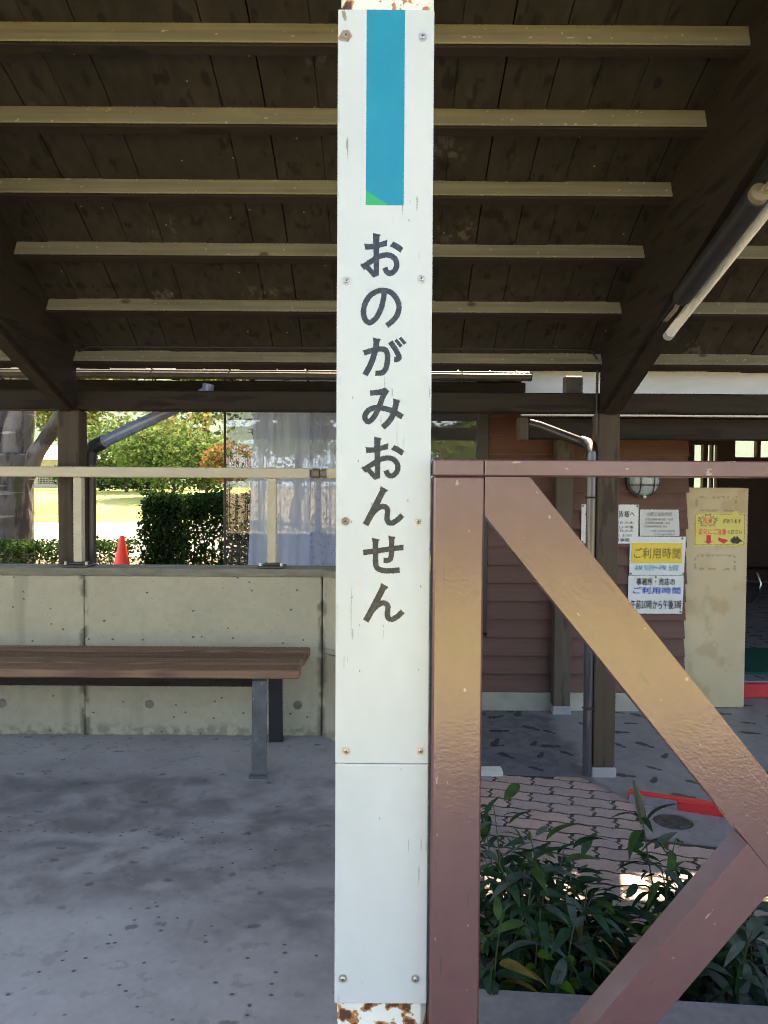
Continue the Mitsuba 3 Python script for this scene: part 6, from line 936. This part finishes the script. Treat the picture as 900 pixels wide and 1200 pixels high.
def bushy(name, label, catg, blobs, n, size, cols, stems, group=None, seed=1, bark='mat_bark_dark', r0=0.06):
    g = np.random.default_rng(seed)
    lift = 0.85 if blobs[0][1] > 18 else 0.0
    sq = 0.74 if name == 'bush' else 1.0
    blobs = [(b[0], b[1], b[2] * sq + lift, b[3], b[4], b[5] * sq) for b in blobs]
    stems = [[(q[0], q[1], q[2] * sq + lift) for q in s] for s in stems]
    t = thing(name, label, catg, group)
    foliage(t, ellipsoids(blobs, n, g, 0.35), size, g, cols)
    for q, s in enumerate(stems): part(t, 'stem' if name != 'tree' else ('trunk', 'limb')[q > 0], limb(s, r0, r0 * .35), bark)
    return t
# clipped hedges near the shelter
def hedge(label, x0, x1, y0, y1, z0, z1, n, size, cols, seed, gap=0.0):
    g = np.random.default_rng(seed)
    t = thing('hedge', label, 'hedge')
    P = g.random((n, 3)); side = g.integers(0, 4, n)
    P[side == 0, 1] *= 0.22; P[side == 1, 2] = 1 - 0.18 * P[side == 1, 2]; P[(side == 2), 0] *= 0.2
    keep = g.random(n) < np.clip(0.28 + 1.5 * P[:, 2], 0, 1) if gap else np.ones(n, bool)
    P = P[keep]
    Q = np.stack([x0 + (x1 - x0) * P[:, 0], y0 + (y1 - y0) * P[:, 1], z0 + (z1 - z0) * P[:, 2]], 1)
    Q += (meshkit.noise(Q * 5.0)[:, None] - .5) * 0.10
    foliage(t, Q, size, g, cols, 'foliage', up=0.2)
    st = []
    for k in range(int((x1 - x0) * 12)):
        x = g.uniform(x0 + .05, x1 - .05); y = g.uniform(y0 + .1, y1 - .1)
        st.append(tube([(x, y, z0 - .05), (x + g.normal() * .04, y, z0 + (z1 - z0) * .5), (x + g.normal() * .08, y, z1 - .06)], [0.014, 0.011, 0.005], 5))
    part(t, 'stem', cat(st), 'mat_bark_dark')
    return t
hedge('dense clipped dark hedge standing in front of the window corner', -2.52, -0.9, 7.9, 8.7, 0.0, 1.15, 30000, 0.05, DG, 31, 1)
hedge('low hedge running along the foot of the big tree', -8.0, -2.62, 7.75, 8.35, 0.0, 0.66, 30000, 0.045, DG + MG, 32)
# shrubs, trees beyond the lawn
bushy('bush', 'rounded light green bush beyond the lawn, nearest the window', 'bush', [(-6.0, 22, 1.6, 1.5, 1.2, 1.35), (-5.0, 22.4, 1.4, 1.0, 1, 1.15), (-6.9, 22.3, 1.9, 1.0, 1, 1.1)], 7500, 0.15, YG, [[(-6, 22, 0.1), (-6, 22, 1.4)], [(-5.2, 22.3, .1), (-5, 22.3, 1.2)]], seed=41)
bushy('bush', 'rounded green bush with yellow flush left of the lightest bush', 'bush', [(-8.6, 25, 2.0, 1.6, 1.2, 1.5), (-7.4, 25.5, 2.5, 1.3, 1.2, 1.2)], 6000, 0.16, MG + YG, [[(-8.4, 25, .1), (-8.3, 25, 1.8)]], seed=42)
bushy('bush', 'low dark bush at the far edge of the lawn', 'bush', [(-10.2, 27, 0.95, 1.5, 1.0, .75), (-8.4, 26.5, .9, 1.2, 1.0, .7)], 4000, 0.15, DG, [[(-10, 27, .1), (-10, 27, .8)]], seed=43)
bushy('bush', 'bush with reddish young leaves beside the window edge', 'bush', [(-4.1, 20.5, 1.35, .8, .8, .75)], 2600, 0.12, [(0.30, 0.12, 0.06), (0.20, 0.15, 0.05), (0.12, 0.14, 0.03)], [[(-4.1, 20.5, .1), (-4.1, 20.5, 1.2)]], seed=44)
far = [(-13, 34, 5.2, 3.2, 2.6, 3.2, YL), (-8.5, 36, 6.0, 3.4, 2.6, 3.6, MG), (-3.5, 38, 6.2, 3.6, 2.8, 3.8, DG), (-18.5, 40, 6.5, 3.5, 3, 3.8, MG), (-25, 44, 7, 4, 3, 4.2, YG), (2, 40, 6.4, 3.4, 3, 3.8, MG)]
names = ['yellowing autumn tree far across the lawn', 'mid green tree far behind the light bushes', 'dark green tree far behind the window corner', 'green tree far behind the forked trunk', 'pale green tree farthest to the left', 'green tree hidden behind the building roof']
for k, (x, y, z, a, b, c, col) in enumerate(far):
    g = np.random.default_rng(60 + k)
    bl = [(x + g.uniform(-.6, .6) * a, y + g.uniform(-.5, .5) * b, z + g.uniform(-.55, .6) * c, a * g.uniform(.35, .55), b * .5, c * g.uniform(.25, .4)) for _ in range(9)]
    bushy('tree', names[k], 'tree', bl, 6500, 0.26, col, [[(x, y, 0.2), (x + .2, y, z - .4 * c), (x, y, z + .5 * c)], [(x, y, z - c * .6), (x + a * .5, y, z + .2)], [(x, y, z - c * .6), (x - a * .5, y, z + .2)]], seed=70 + k, r0=0.22)

# traffic cone
cn = thing('traffic_cone', 'red traffic cone standing by the low hedge beyond the wall', 'traffic cone')
part(cn, 'body', tube([(-2.46, 7.2, 0.03), (-2.46, 7.2, 0.74), (-2.46, 7.2, 0.775)], [0.165, 0.027, 0.018], 24), 'mat_cone_red', smooth=50)
part(cn, 'base', cbox(-2.66, -2.26, 7.0, 7.4, 0.0, 0.035, 0.01), 'mat_cone_red')
# far fence and house
ff = thing('far_fence', 'grey mesh fence across the far side of the lawn', 'fence')
for k in range(9):
    x = -24 + 1.5 * k
    part(ff, 'post', cbox(x, x + .07, 42, 42.07, 0.8, 2.15), 'mat_smooth_concrete')
part(ff, 'wire_panel', cat([cbox(-24, -12, 42.02, 42.04, 0.85 + .1 * k, 0.87 + .1 * k) for k in range(12)] + [cbox(-24 + .16 * k, -23.98 + .16 * k, 42.045, 42.06, .85, 2.1) for k in range(75)]), 'mat_smooth_concrete')
hs = thing('house', 'far white walled house with pale roof beyond the fence', 'house')
part(hs, 'wall', cbox(-24, -18.8, 50, 54, 0.9, 2.9), 'mat_foundation')
part(hs, 'roof', ext_yz(Polygon([(49.6, 2.85), (52, 3.9), (54.4, 2.85)]), -24.4, -18.4), 'mat_fascia_white')
part(hs, 'window', cbox(-22.5, -20.5, 49.96, 49.99, 1.3, 2.2), 'mat_window_frame')

# ------------------------------------------------------------------ across the track, behind the camera: what the panes and the gloss paint mirror
hedge('long sunlit hedge across the track', -9, 9, -11.2, -10.0, 0.0, 2.5, 12000, 0.14, YG, 90)
for k, (x, z, s) in enumerate(((-7.0, 3.0, 1.5), (-2.6, 3.3, 1.6), (2.4, 3.0, 1.5), (7.5, 3.4, 1.6))):
    g = np.random.default_rng(95 + k)
    bl = [(x + g.uniform(-.6, .6) * s, -13 + g.uniform(-.8, .8), z + g.uniform(-.6, .6) * s, s * .5, s * .45, s * .38) for _ in range(8)]
    bushy('tree', 'roadside tree across the track, number %s from the left' % ('one', 'two', 'three', 'four')[k], 'tree', bl, 5000, 0.2, YG + MG, [[(x, -13, 0), (x, -13, z)]], seed=100 + k, r0=0.18)
